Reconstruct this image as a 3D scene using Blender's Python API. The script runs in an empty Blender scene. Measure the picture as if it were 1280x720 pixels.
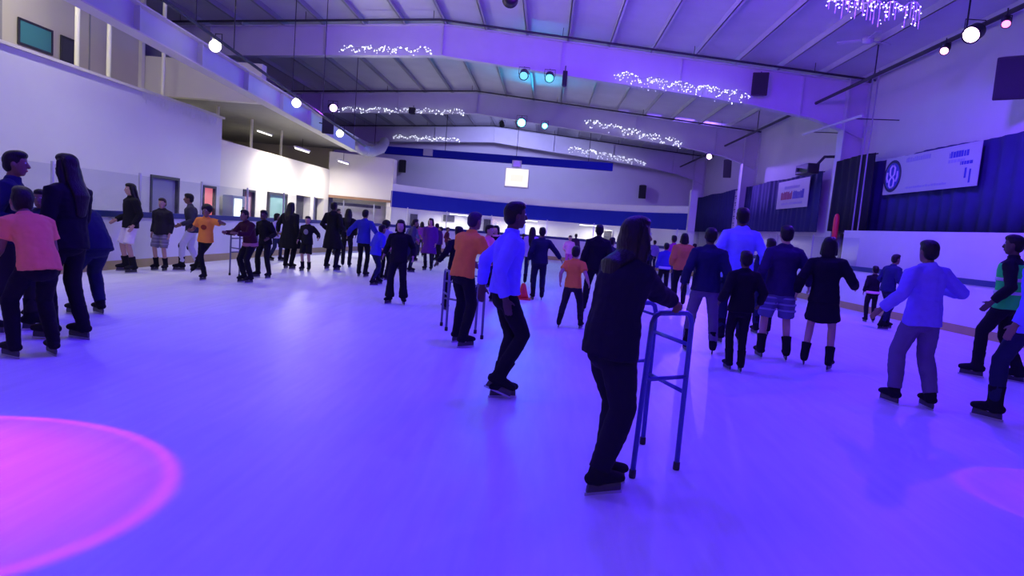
import bpy, bmesh, math, random
from math import sin, cos, pi, radians, atan2, sqrt
from mathutils import Vector, Matrix, noise
random.seed(7)
SC = bpy.context.scene
COL = SC.collection
V = Vector

# ---------------------------------------------------------------- view
SC.view_settings.view_transform = 'Standard'
SC.view_settings.look = 'None'
SC.view_settings.gamma = 1.0
SC.view_settings.exposure = 0.0
SC.view_settings.use_curve_mapping = False

# camera: the long axis of the hall is +Y, the lens leans a few degrees clockwise
F = 800.0
HC = 1.5
cy = V((43, -73, F)).normalized()
cx = V((1, .085, -(43 - 73 * .085) / F)).normalized()
cz = cx.cross(cy)
if cz.y > 0:
    cz = -cz
MW = Matrix((cx, cy, cz))                       # lens axes -> hall axes
cam_d = bpy.data.cameras.new('camera')
cam = bpy.data.objects.new('camera', cam_d)
COL.objects.link(cam)
r_, u_, b_ = MW @ V((1, 0, 0)), MW @ V((0, -1, 0)), MW @ V((0, 0, -1))
cam.matrix_world = Matrix(((r_.x, u_.x, b_.x, 0), (r_.y, u_.y, b_.y, 0), (r_.z, u_.z, b_.z, HC), (0, 0, 0, 1)))
cam_d.sensor_width = 36
cam_d.lens = 36 * F / 1280
cam_d.clip_end = 200
SC.camera = cam

def ray(u, v):
    return MW @ V((u - 640, v - 360, F))
def at(u, v, z=0.0):
    d = ray(u, v)
    return V((0, 0, HC)) + d * ((z - HC) / d.z)
def on_x(u, v, x):
    d = ray(u, v)
    return V((0, 0, HC)) + d * (x / d.x)
def on_y(u, v, y):
    d = ray(u, v)
    return V((0, 0, HC)) + d * (y / d.y)

# ---------------------------------------------------------------- materials
_M = {}
def mat(name, color, rough=.6, metal=0.0, emit=None, strength=0.0, var=0.0, vscale=6.0, spec=.5, bump=0.0, coat=0.0):
    if name in _M:
        return _M[name]
    m = bpy.data.materials.new(name)
    m.use_nodes = True
    nt = m.node_tree
    b = nt.nodes['Principled BSDF']
    b.inputs['Base Color'].default_value = (*color, 1)
    b.inputs['Roughness'].default_value = rough
    b.inputs['Metallic'].default_value = metal
    b.inputs['Specular IOR Level'].default_value = spec
    b.inputs['Coat Weight'].default_value = coat
    if emit:
        b.inputs['Emission Color'].default_value = (*emit, 1)
        b.inputs['Emission Strength'].default_value = strength
    if var > 0 or bump > 0:
        tc = nt.nodes.new('ShaderNodeTexCoord')
        nz = nt.nodes.new('ShaderNodeTexNoise')
        nz.inputs['Scale'].default_value = vscale
        nz.inputs['Detail'].default_value = 5
        nt.links.new(tc.outputs['Object'], nz.inputs['Vector'])
        if var > 0:
            mx = nt.nodes.new('ShaderNodeMix')
            mx.data_type = 'RGBA'
            mx.inputs[6].default_value = (*[c * (1 - var) for c in color], 1)
            mx.inputs[7].default_value = (*[min(1, c * (1 + var)) for c in color], 1)
            nt.links.new(nz.outputs['Fac'], mx.inputs[0])
            nt.links.new(mx.outputs[2], b.inputs['Base Color'])
        if bump > 0:
            bp = nt.nodes.new('ShaderNodeBump')
            bp.inputs['Strength'].default_value = bump
            bp.inputs['Distance'].default_value = .02
            nt.links.new(nz.outputs['Fac'], bp.inputs['Height'])
            nt.links.new(bp.outputs['Normal'], b.inputs['Normal'])
    _M[name] = m
    return m

def glass_mat(name, tint, gloss=.08):
    if name in _M:
        return _M[name]
    m = bpy.data.materials.new(name)
    m.use_nodes = True
    nt = m.node_tree
    nt.nodes.clear()
    o = nt.nodes.new('ShaderNodeOutputMaterial')
    t = nt.nodes.new('ShaderNodeBsdfTransparent')
    t.inputs[0].default_value = (*tint, 1)
    g = nt.nodes.new('ShaderNodeBsdfGlossy')
    g.inputs['Roughness'].default_value = .08
    mx = nt.nodes.new('ShaderNodeMixShader')
    mx.inputs[0].default_value = gloss
    nt.links.new(t.outputs[0], mx.inputs[1])
    nt.links.new(g.outputs[0], mx.inputs[2])
    nt.links.new(mx.outputs[0], o.inputs[0])
    _M[name] = m
    return m

def ice_mat():
    m = bpy.data.materials.new('ice')
    m.use_nodes = True
    nt = m.node_tree
    b = nt.nodes['Principled BSDF']
    tc = nt.nodes.new('ShaderNodeTexCoord')
    n1 = nt.nodes.new('ShaderNodeTexNoise'); n1.inputs['Scale'].default_value = .5; n1.inputs['Detail'].default_value = 6
    mp = nt.nodes.new('ShaderNodeMapping'); mp.inputs['Scale'].default_value = (9, .9, 1); mp.inputs['Rotation'].default_value = (0, 0, .35)
    n2 = nt.nodes.new('ShaderNodeTexNoise'); n2.inputs['Scale'].default_value = 1.4; n2.inputs['Detail'].default_value = 8
    nt.links.new(tc.outputs['Object'], n1.inputs['Vector'])
    nt.links.new(tc.outputs['Object'], mp.inputs['Vector'])
    nt.links.new(mp.outputs[0], n2.inputs['Vector'])
    ad = nt.nodes.new('ShaderNodeMath'); ad.operation = 'ADD'
    nt.links.new(n1.outputs['Fac'], ad.inputs[0]); nt.links.new(n2.outputs['Fac'], ad.inputs[1])
    cr = nt.nodes.new('ShaderNodeValToRGB')
    cr.color_ramp.elements[0].position = .35; cr.color_ramp.elements[0].color = (.70, .70, .74, 1)
    cr.color_ramp.elements[1].position = .75; cr.color_ramp.elements[1].color = (.86, .86, .88, 1)
    hf = nt.nodes.new('ShaderNodeMath'); hf.operation = 'MULTIPLY'; hf.inputs[1].default_value = .5
    nt.links.new(ad.outputs[0], hf.inputs[0]); nt.links.new(hf.outputs[0], cr.inputs[0])
    nt.links.new(cr.outputs[0], b.inputs['Base Color'])
    bp = nt.nodes.new('ShaderNodeBump'); bp.inputs['Strength'].default_value = .12; bp.inputs['Distance'].default_value = .01
    nt.links.new(n2.outputs['Fac'], bp.inputs['Height']); nt.links.new(bp.outputs[0], b.inputs['Normal'])
    b.inputs['Roughness'].default_value = .42
    b.inputs['Specular IOR Level'].default_value = .2
    return m

# ---------------------------------------------------------------- object helpers
def obj(name, bm, m, parent=None, smooth=False, loc=None):
    me = bpy.data.meshes.new(name)
    if smooth:
        for f in bm.faces:
            f.smooth = True
    bm.to_mesh(me)
    bm.free()
    if isinstance(m, (list, tuple)):
        for k in m:
            me.materials.append(k)
    else:
        me.materials.append(m)
    o = bpy.data.objects.new(name, me)
    COL.objects.link(o)
    if parent:
        o.parent = parent
    if loc is not None:
        o.location = loc
    return o

def tag(o, label, cat, group=None, kind=None):
    o['label'] = label
    o['category'] = cat
    if group:
        o['group'] = group
    if kind:
        o['kind'] = kind
    return o

def thing(name, label, cat, loc=(0, 0, 0), rotz=0.0, group=None):
    o = bpy.data.objects.new(name, None)
    o.empty_display_size = .2
    COL.objects.link(o)
    o.location = loc
    o.rotation_euler = (0, 0, rotz)
    return tag(o, label, cat, group)

def struct(name, bm, m, label=None, cat=None, smooth=False):
    o = obj(name, bm, m, None, smooth)
    o['kind'] = 'structure'
    if label:
        o['label'] = label
    if cat:
        o['category'] = cat
    return o

def NB():
    return bmesh.new()

def box(bm, x0, x1, y0, y1, z0, z1, bev=0.0, mi=0):
    vs = [bm.verts.new((x, y, z)) for x in (x0, x1) for y in (y0, y1) for z in (z0, z1)]
    q = [(0, 1, 3, 2), (4, 6, 7, 5), (0, 4, 5, 1), (2, 3, 7, 6), (0, 2, 6, 4), (1, 5, 7, 3)]
    fs = [bm.faces.new([vs[i] for i in f]) for f in q]
    for f in fs:
        f.material_index = mi
    if bev > 0:
        es = {e for f in fs for e in f.edges}
        bmesh.ops.bevel(bm, geom=list(es), offset=bev, segments=2, affect='EDGES', profile=.6)
    return bm

def tube(bm, pts, r, n=8, caps=True, closed=False):
    """round bar along a polyline; r a number or one per point"""
    pts = [V(p) for p in pts]
    k = len(pts)
    rr = r if isinstance(r, (list, tuple)) else [r] * k
    rings = []
    ref = None
    for i in range(k):
        a = pts[i - 1] if i > 0 else (pts[-1] if closed else pts[0])
        b = pts[i + 1] if i < k - 1 else (pts[0] if closed else pts[-1])
        t = (b - a)
        if t.length < 1e-9:
            t = V((0, 0, 1))
        t.normalize()
        if ref is None:
            ref = V((0, 0, 1)) if abs(t.z) < .9 else V((1, 0, 0))
        s = ref - t * ref.dot(t)
        s.normalize()
        ref = s
        w = t.cross(s)
        rings.append([bm.verts.new(pts[i] + (s * cos(2 * pi * j / n) + w * sin(2 * pi * j / n)) * rr[i]) for j in range(n)])
    for i in range(k - 1 + (1 if closed else 0)):
        A, B = rings[i], rings[(i + 1) % k]
        for j in range(n):
            bm.faces.new((A[j], A[(j + 1) % n], B[(j + 1) % n], B[j]))
    if caps and not closed:
        bm.faces.new(rings[0][::-1])
        bm.faces.new(rings[-1])
    return bm

def lathe(bm, prof, n=20, axis='Z', c=(0, 0, 0)):
    """prof: list of (r, h) from one end to the other"""
    rings = []
    for r, h in prof:
        ring = []
        for j in range(n):
            a = 2 * pi * j / n
            p = V((r * cos(a), r * sin(a), h)) if axis == 'Z' else V((r * cos(a), h, r * sin(a)))
            ring.append(bm.verts.new(p + V(c)))
        rings.append(ring)
    for A, B in zip(rings, rings[1:]):
        for j in range(n):
            bm.faces.new((A[j], A[(j + 1) % n], B[(j + 1) % n], B[j]))
    bm.faces.new(rings[0][::-1])
    bm.faces.new(rings[-1])
    bmesh.ops.recalc_face_normals(bm, faces=bm.faces)
    return bm

def ribbon(bm, path, o0, o1, z0, z1, zt=None):
    """a wall following a plan polyline, from offset o0 to o1 to the side of it"""
    P = [V((p[0], p[1], 0)) for p in path]
    n = len(P)
    cols = []
    for i in range(n):
        t = (P[min(i + 1, n - 1)] - P[max(i - 1, 0)]).normalized()
        s = V((-t.y, t.x, 0))
        a, b = P[i] + s * o0, P[i] + s * o1
        za = z0[i] if isinstance(z0, list) else z0
        zb = z1[i] if isinstance(z1, list) else z1
        cols.append([bm.verts.new((a.x, a.y, za)), bm.verts.new((b.x, b.y, za)), bm.verts.new((b.x, b.y, zb)), bm.verts.new((a.x, a.y, zb))])
    for A, B in zip(cols, cols[1:]):
        for j in range(4):
            bm.faces.new((A[j], A[(j + 1) % 4], B[(j + 1) % 4], B[j]))
    bm.faces.new(cols[0][::-1])
    bm.faces.new(cols[-1])
    bmesh.ops.recalc_face_normals(bm, faces=bm.faces)
    return bm

def smooth_path(pts, per=6):
    """Catmull-Rom through plan points"""
    P = [V((p[0], p[1])) for p in pts]
    out = []
    for i in range(len(P) - 1):
        p0, p1, p2, p3 = P[max(i - 1, 0)], P[i], P[i + 1], P[min(i + 2, len(P) - 1)]
        for k in range(per):
            t = k / per
            out.append(.5 * ((2 * p1) + (p2 - p0) * t + (2 * p0 - 5 * p1 + 4 * p2 - p3) * t * t + (3 * p1 - p0 - 3 * p2 + p3) * t ** 3))
    out.append(P[-1])
    return [(p.x, p.y) for p in out]

def prism(bm, poly, axis, a, b):
    """polygon in the plane across axis, extruded from a to b"""
    def mk(p, d):
        return {'X': V((d, p[0], p[1])), 'Y': V((p[0], d, p[1])), 'Z': V((p[0], p[1], d))}[axis]
    A = [bm.verts.new(mk(p, a)) for p in poly]
    B = [bm.verts.new(mk(p, b)) for p in poly]
    n = len(poly)
    bm.faces.new(A[::-1]); bm.faces.new(B)
    for i in range(n):
        bm.faces.new((A[i], A[(i + 1) % n], B[(i + 1) % n], B[i]))
    bmesh.ops.recalc_face_normals(bm, faces=bm.faces)
    return bm
WHITE, RLED, FARLED, CYAN = 85, 1500, 2200, 400
BL = (.045, .003, 1.0)
VI = (.24, .012, 1.0)
PALE = (.42, .42, 1.0)
ADDED_LEDS = [  # LED washes assumed from the ice colour; roof and wall lights added
    (0, 8.5, 7.0, 0, 6.5, 0, BL, 1200, 150), (-3.8, 5, 6.6, -3.2, 5.5, 0, BL, 750, 140), (5.5, 8, 6.8, 6.5, 8, 0, BL, 1000, 150), (0, -2, 6.8, 0, 2.5, 0, BL, 1100, 150),
    (-6.5, 3.5, 5.4, at(-140, 600).x, at(-140, 600).y, 0, (1, .02, .5), 2300, 20), (1.0, 9.5, 5.2, .8, 18, 8.2, VI, 2000, 110), (1.5, 12.2, 7.2, 1, 20, 0, BL, 1300, 150), (4.5, 9.5, 6.4, 10, 18.5, 4.6, (.13, .025, 1), 3600, 100),
    (-1, 12, 5.6, -3, 28, 8, (.30, .12, 1), 900, 100), (9, 1.5, 5.5, at(1480, 660).x, at(1480, 660).y, 0, (.9, .02, .5), 1200, 11.5),
    (-3, 36.7, 7.2, -2.5, 46, 2.5, PALE, 2300, 120)]  # added fill lamp to brighten the end wall
ADDED_BATTENS = [  # no such lamps in view: room battens assumed from brightness, fills added
    (-11.5, 8, 7.0, pi / 2, 30, 'assumed batten over the near upper floor'), (-11.5, 12.8, 7.0, pi / 2, 35, 'assumed batten over the upper floor before the cream bulkhead'),
    (-12, 21, 4.56, pi / 2, 30, 'assumed batten under the low grey ceiling'), (-12, 26.5, 4.56, pi / 2, 40, 'assumed batten at the far end under the low grey ceiling'),
    (-9.4, 24.0, 3.75, pi / 2, 220, 'assumed batten over the lobby walk beside the maroon door'), (-9.2, 28.3, 3.75, pi / 2, 130, 'assumed batten over the lobby walk near the cream corner'),
    (-4.6, 33.9, 1.93, .75, 55, 'assumed batten over the end walk near the cream corner'), (-1.2, 35.6, 1.93, .1, 70, 'assumed batten over the end walk behind the far skaters'), (2.4, 35.0, 1.93, -.4, 45, 'assumed batten over the end walk near the pale post'),
    (-4, -5.6, 1.95, 0, 30, 'added warm fill lamp behind the viewer', 2.4, (1, .5, .26), 75), (4, -5.6, 1.95, 0, 30, 'second added warm fill lamp behind the viewer', 2.4, (1, .5, .26), 75),  # two warm lamps added behind the viewer to lift the orange shirts
    (-8.8, 7.0, 7.0, pi / 2, 110, 'added fill lamp high over the near end of the white wall', 1.4, (1, .97, .9), 60), (-8.6, 12.0, 7.2, pi / 2, 110, 'second added fill lamp high over the near end of the white wall', 1.4, (1, .97, .9), 60)]  # two unseen lamps added to brighten the top of the white wall
# ================================================================ the setting
M_white = mat('white_wall_paint', (.74, .74, .74), .75, var=.04, vscale=1.5)
M_cream = mat('cream_wall_paint', (.78, .75, .62), .75, var=.05, vscale=1.2)
M_beige = mat('beige_wall_paint', (.62, .57, .44), .8, var=.06, vscale=1.2)
M_steel = mat('white_painted_steel', (.62, .62, .66), .5, var=.08, vscale=2)
M_insul = mat('white_roof_insulation', (.62, .62, .65), .55, var=.14, vscale=1.1, bump=.5)
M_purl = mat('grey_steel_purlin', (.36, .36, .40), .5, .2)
M_dark = mat('dark_pipe', (.03, .03, .04), .5)
M_black = mat('black_plastic', (.012, .012, .014), .45)
M_board = mat('white_dasher_board', (.76, .76, .78), .4, var=.05, vscale=2.5)
M_kick = mat('yellow_kick_plate', (.45, .36, .16), .6, var=.12, vscale=4)
M_cap = mat('dark_blue_cap_rail', (.02, .03, .16), .45)
M_blue = mat('royal_blue_vinyl', (.008, .016, .32), .6, var=.05, vscale=3, spec=.15)
M_curt = mat('navy_curtain_cloth', (.03, .035, .16), .9, var=.2, vscale=3)
M_curtk = mat('black_curtain_cloth', (.012, .012, .03), .9)
M_glass = glass_mat('clear_rink_glass', (.95, .96, .97), .06)
M_alu = mat('brushed_aluminium', (.6, .6, .62), .35, .8)
M_conc = mat('grey_concrete', (.25, .25, .26), .85, var=.2, vscale=3)
M_soffit = mat('grey_soffit', (.30, .29, .27), .8, var=.15, vscale=2)
M_brown = mat('brown_trim_wood', (.30, .17, .08), .6)
M_ink = mat('dark_ink', (.03, .02, .09), .7)
M_redink = mat('red_ink', (.35, .03, .10), .7)
M_blueink = mat('blue_ink', (.06, .06, .45), .7)
M_banner = mat('white_banner_vinyl', (.52, .52, .56), .55, var=.05, vscale=2)

# ground
struct('floor', box(NB(), -9.4, 10.2, -6, 36, -.06, 0), ice_mat(), 'smooth white ice covering the whole rink', 'floor')
struct('floor_concourse', box(NB(), -20.5, 11, -6.5, 46.5, -.3, -.065), M_conc, 'grey concrete floor around the ice', 'floor')

# dasher boards
LP = [(-9.0, -5.5), (-8.85, 4), (-8.7, 10), (-8.6, 14), (-8.45, 20), (-8.2, 23.5), (-7.5, 27), (-5.8, 30.3), (-3.2, 32.1), (0, 32.6)]
RP = [(0, 32.6), (2.4, 32.2), (4.6, 30.8), (6.5, 28), (7.6, 24.5), (8.1, 20.5), (8.6, 16.5), (9.1, 13), (9.4, 9), (9.6, 4), (9.7, -5.5)]
LPs, RPs = smooth_path(LP), smooth_path(RP)
def boards(name, path, label):
    o = struct(name, ribbon(NB(), path, 0, .12, 0.0, 1.06), M_board, label, 'rink wall')
    obj('kick_plate', ribbon(NB(), path, -.012, .0, 0, .18), M_kick, o)
    obj('cap_rail', ribbon(NB(), path, -.03, .15, 1.06, 1.18), M_cap, o)
    return o
boards('wall_rink_left', LPs, 'white rink boards with dark blue cap along the snack bar side')
boards('wall_rink_right', RPs, 'white rink boards with yellow kick strip under the navy curtains')

# glass panes over the boards, a post between each two
def along(path, step):
    P = [V((p[0], p[1], 0)) for p in path]
    out, acc = [P[0]], 0
    for a, b in zip(P, P[1:]):
        L = (b - a).length
        while acc + L >= step:
            k = (step - acc) / L
            a = a.lerp(b, k)
            out.append(a.copy())
            L = (b - a).length
            acc = 0
        acc += L
    return out
gi = 0
for path, side, ztop in ((LPs, 1, 1.95), (RPs, 1, 1.95)):
    pts = along(path, 2.35)
    for a, b in zip(pts, pts[1:]):
        if min(a.y, b.y) < 3 or (path is RPs and max(a.y, b.y) < 20.2):
            continue
        gi += 1
        t = (b - a).normalized()
        s = V((-t.y, t.x, 0)) * .06
        bm = NB()
        ribbon(bm, [(a + s)[:2], (b + s)[:2]], -.006, .006, 1.18, ztop)
        w = struct('window_%d' % gi, bm, M_glass, 'clear pane standing on the rink boards', 'rink glass')
        p = a + s
        obj('post', box(NB(), p.x - .02, p.x + .02, p.y - .02, p.y + .02, 1.18, ztop + .05), M_alu, w)

# building shell
ZR = lambda x: 8.25 - .07 * abs(x + 4)            # roof line across the hall
def roof_slab(y0, y1):
    return prism(NB(), [(-20.5, ZR(-20.5)), (-4, ZR(-4)), (10.6, ZR(10.6)), (10.6, ZR(10.6) + .25), (-4, ZR(-4) + .25), (-20.5, ZR(-20.5) + .25)], 'Y', y0, y1)
struct('ceiling', roof_slab(-6.5, 46.5), M_insul, 'white insulated metal roof deck', 'ceiling')
struct('wall_right', box(NB(), 10.15, 10.45, -6.5, 46.5, -.07, 7.4), M_white, 'pale wall above the navy curtains', 'wall')
struct('wall_back', prism(NB(), [(-20.5, -.07), (10.45, -.07), (10.45, ZR(10.45)), (-4, ZR(-4)), (-20.5, ZR(-20.5))], 'Y', 45.6, 45.9), M_white, 'pale end wall of the hall', 'wall')
struct('wall_front', prism(NB(), [(-20.5, -.07), (10.45, -.07), (10.45, ZR(10.45)), (-4, ZR(-4)), (-20.5, ZR(-20.5))], 'Y', -6.4, -6.1), M_white, 'pale wall behind the viewer', 'wall')
struct('wall_outer', box(NB(), -16.1, -15.8, -6.5, 46.5, -.07, 7.6), M_beige, 'beige wall at the back of the upper floor', 'wall')

# white wall on the left with the lower rooms behind it
bm = NB()
def pierced(bm, x0, x1, y0, y1, z0, z1, holes):
    """wall slab with door holes (ya, yb, ztop)"""
    y = y0
    for ya, yb, zt in holes:
        box(bm, x0, x1, y, ya, z0, z1)
        box(bm, x0, x1, ya, yb, zt, z1)
        y = yb
    box(bm, x0, x1, y, y1, z0, z1)
    return bm
struct('wall_left', pierced(bm, -10.6, -10.3, -6, 19.75, -.07, 4.1, [(16.2, 17.5, 2.1), (18.75, 19.5, 2.0)]), M_white, 'tall white wall behind the rink glass', 'wall')
obj('coping', box(NB(), -10.66, -10.24, -6, 19.8, 4.1, 4.16), M_cream, bpy.data.objects['wall_left'])

M_bluedoor = mat('blue_grey_door', (.30, .30, .44), .5)
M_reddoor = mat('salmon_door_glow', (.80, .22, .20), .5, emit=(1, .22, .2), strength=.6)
def door(n, y0, y1, zt, x, m, fm, label, pane=None):
    bm = NB()
    box(bm, x - .12, x - .06, y0 + .06, y1 - .06, 0, zt - .06)
    d = struct('door_%d' % n, bm, m, label, 'door')
    f = NB()
    box(f, x - .14, x + .03, y0, y0 + .07, 0, zt); box(f, x - .14, x + .03, y1 - .07, y1, 0, zt); box(f, x - .14, x + .03, y0 + .07, y1 - .07, zt - .07, zt)
    obj('door_frame', f, fm, d)
    obj('door_handle', tube(NB(), [(x - .05, y0 + .16, 1.0), (x - .02, y0 + .16, 1.0), (x - .02, y0 + .28, 1.0)], .012), M_alu, d)
    if pane:
        obj('pane', box(NB(), x - .062, x - .05, y0 + .2, y1 - .2, 1.1, zt - .25), pane, d)
    return d
door(1, 16.2, 17.5, 2.1, -10.3, M_bluedoor, M_dark, 'blue grey door in a dark frame in the white wall')
door(2, 18.75, 19.5, 2.0, -10.3, M_reddoor, M_dark, 'glowing salmon pink doorway near the end of the white wall')

# lobby wall, a step lower
struct('wall_lobby', pierced(NB(), -10.75, -10.45, 19.75, 30.2, -.07, 3.5, [(21.6, 22.5, 2.05), (26.3, 27.9, 2.1), (28.4, 29.6, 2.1)]), M_cream, 'low cream wall beyond the white wall', 'wall')
M_maroon = mat('maroon_door', (.16, .03, .07), .5)
M_teal = mat('teal_pane', (.20, .38, .36), .3)
M_lit = mat('lit_room_white', (.9, .88, .8), .6)
door(3, 21.6, 22.5, 2.05, -10.45, M_maroon, M_dark, 'maroon door in the cream lobby wall', mat('pink_pane', (.6, .35, .42), .3))
wn = struct('window_90', box(NB(), -10.46, -10.42, 23.6, 25.1, .95, 1.98), M_teal, 'teal lobby window in the cream wall', 'window')
bm = NB()
for a in ((23.5, 23.6, .85, 2.08), (25.1, 25.2, .85, 2.08)):
    box(bm, -10.46, -10.36, *a)
box(bm, -10.46, -10.36, 23.6, 25.1, 1.98, 2.08); box(bm, -10.46, -10.36, 23.6, 25.1, .85, .95)
obj('window_frame', bm, M_dark, wn)
# lit vending machine at the wall's end
vm = thing('vending_machine', 'white glowing drinks machine between salmon doorway and maroon door', 'vending machine', (-10.12, 20.35, -.065))
obj('cabinet', box(NB(), -.18, .16, -.42, .42, 0, 1.85, .03), mat('machine_grey', (.30, .36, .42), .4), vm)
obj('display', box(NB(), .155, .18, -.32, .16, .75, 1.75, .01), mat('machine_glow', (.8, .9, 1), .3, emit=(.75, .9, 1), strength=2.2), vm)
obj('coin_panel', box(NB(), .155, .175, .2, .36, .9, 1.5, .006), M_black, vm)
# angled wall in the far corner
AP = [(-10.5, 30.2), (-7.8, 31.6)]
struct('wall_corner', ribbon(NB(), AP, 0, .25, 2.25, 4.35), M_cream, 'cream corner wall over the skate counter', 'wall')
struct('trim_1', ribbon(NB(), AP, -.05, .0, 2.2, 2.32), M_brown, 'brown strip under the cream corner wall', 'trim')
struct('wall_corner_recess', ribbon(NB(), [(-10.7, 31.6), (-7.8, 33.1)], 0, .2, -.07, 2.6), M_lit, 'white wall inside the counter recess', 'wall')
ct = thing('rental_counter', 'dark counter with black shutter rail under the cream corner wall', 'counter', (-9.1, 31.0, 0), atan2(1.4, 2.7))
obj('counter_front', box(NB(), -1.4, 1.4, -.05, .45, -.06, 1.0), M_steel, ct)
obj('worktop', box(NB(), -1.45, 1.45, -.12, .5, 1.0, 1.05, .01), M_dark, ct)
obj('shutter_rail', box(NB(), -1.4, 1.0, .1, .25, 1.86, 2.0), M_black, ct)
struct('wall_corner_end', box(NB(), -8.0, -7.75, 31.6, 32.3, -.07, 4.35), M_cream, 'cream return wall at the corner', 'wall')

# curved end wall with the blue band
EP = smooth_path([(-7.8, 31.6), (-6.3, 33.6), (-4.2, 35.3), (-1.5, 36.4), (1.0, 36.4), (3.4, 35.4), (5.4, 33.4), (6.7, 31.0)])
struct('wall_end', ribbon(NB(), EP, 0, .2, -.07, 3.15), M_white, 'curved white wall closing the far end', 'wall')
struct('trim_2', ribbon(NB(), EP, -.03, 0, 2.0, 2.8), M_blue, 'royal blue band along the curved end wall', 'trim')
struct('column_6', box(NB(), 6.62, 6.95, 30.7, 31.0, -.07, 3.9), M_steel, 'pale post at the end of the blue band', 'column')
# pale posts and dark openings on the end wall under the band
M_gap = mat('dark_opening', (.05, .05, .08), .8)
for i, (k, w, z0, z1, m) in enumerate([(4, .5, .9, 1.75, M_gap), (9, .7, 1.5, 1.85, M_gap), (14, .4, .8, 1.8, M_gap), (18, .6, 1.0, 1.7, M_blueink), (30, .5, .9, 1.7, M_gap), (35, .5, 1.0, 1.75, M_blueink)]):
    a, b = V(EP[k]).to_3d(), V(EP[k + 1]).to_3d()
    t = (b - a).normalized()
    n_ = V((t.y, -t.x, 0))
    o = obj('wall_poster', box(NB(), -w / 2, w / 2, -.015, .015, z0, z1), m)
    o.location = a + n_ * .045
    o.rotation_euler = (0, 0, atan2(t.y, t.x))
    fr = NB()
    box(fr, -w / 2 - .04, w / 2 + .04, -.02, .0, z0 - .04, z0); box(fr, -w / 2 - .04, w / 2 + .04, -.02, .0, z1, z1 + .04)
    box(fr, -w / 2 - .04, -w / 2, -.02, .0, z0, z1); box(fr, w / 2, w / 2 + .04, -.02, .0, z0, z1)
    obj('poster_frame', fr, M_alu, o)
    tag(o, ['dark framed panel below the blue band by the cream corner', 'wide low dark panel below the blue band', 'tall dark framed panel below the blue band',
            'blue framed panel below the blue band under the lit sign', 'dark framed panel below the blue band behind the tall woman', 'blue framed panel below the blue band near the pale post'][i], 'panel')

# right side: white panels over the boards, glass doors, columns, curtains
struct('wall_panel_right', ribbon(NB(), [(9.0, 20.0), (9.35, 16.5), (9.6, 13), (9.8, 9), (9.95, 4), (9.95, -5)], 0, .1, 1.0, 2.2), M_board, 'white panels between rink boards and navy curtain', 'wall')
ci = 0
for yc in (0.5, 11.3, 22.1, 32.9, 43.6):
    ci += 1
    bm = NB()
    box(bm, 9.45, 10.15, yc - .02, yc + .02, -.07, 7.2)
    box(bm, 9.42, 9.46, yc - .22, yc + .22, -.07, 7.2)
    box(bm, 10.1, 10.15, yc - .22, yc + .22, -.07, 7.2)
    struct('column_%d' % ci, bm, M_steel, 'pale steel column on the curtained side', 'column')
def curtain(y0, y1, z0, z1, x, m, label, group=None):
    bm = NB()
    n = int((y1 - y0) / .09)
    top, bot = [], []
    for i in range(n + 1):
        y = y0 + (y1 - y0) * i / n
        dx = .045 * sin(i * 1.15) + .03 * sin(i * .37 + 1)
        sag = .05 * sin(i * .13)
        top.append(((x + dx * .5, y, z1 + sag * .5), (x + dx * .5 + .02, y, z1 + sag * .5)))
        bot.append(((x + dx, y, z0), (x + dx + .02, y, z0)))
    va = [[bm.verts.new(p) for p in (*t, *b)] for t, b in zip(top, bot)]
    for A, B in zip(va, va[1:]):
        bm.faces.new((A[0], B[0], B[2], A[2])); bm.faces.new((A[1], A[3], B[3], B[1]))
        bm.faces.new((A[0], A[1], B[1], B[0])); bm.faces.new((A[2], B[2], B[3], A[3]))
    bm.faces.new((va[0][0], va[0][2], va[0][3], va[0][1])); bm.faces.new((va[-1][0], va[-1][1], va[-1][3], va[-1][2]))
    bmesh.ops.recalc_face_normals(bm, faces=bm.faces)
    o = obj('curtain', bm, m, None, True)
    tag(o, label, 'curtain', group)
    rod = tube(NB(), [(x + .06, y0 - .05, z1 - .03), (x + .06, y1 + .05, z1 - .03)], .02)
    obj('curtain_rail', rod, M_dark, o)
    return o
curtain(3.0, 21.3, 2.22, 4.36, 9.8, M_curt, 'long navy curtain behind the round emblem banner')
curtain(19.5, 21.9, 2.2, 4.5, 9.36, M_curtk, 'black curtain hiding the steel column over the glass doors')
curtain(24.1, 33.0, 2.2, 4.42, 9.8, M_curt, 'navy curtain under the small white sign')
curtain(34.2, 44.6, 2.15, 4.4, 9.8, M_curt, 'far navy curtain between the pale post and white strip')

# glass doors beyond the boards
gd = struct('door_4', box(NB(), 9.75, 9.8, 19.95, 22.0, .0, 2.2), mat('door_dark_glass', (.03, .04, .09), .12, spec=.8), 'dark glass double doors beside the black curtain', 'door')
bm = NB()
for y in (19.95, 20.95, 21.05, 21.95):
    box(bm, 9.7, 9.76, y, y + .06, 0, 2.2)
box(bm, 9.7, 9.76, 19.95, 22.0, 2.14, 2.2)
obj('door_frame', bm, M_alu, gd)
for y in (20.85, 21.2):
    obj('door_handle', tube(NB(), [(9.69, y, .9), (9.64, y, .9), (9.64, y, 1.3), (9.69, y, 1.3)], .014), M_alu, gd)
bm = NB()
box(bm, 9.735, 9.748, 20.2, 20.6, 1.25, 1.85)
obj('notice', bm, M_banner, gd)

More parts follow.
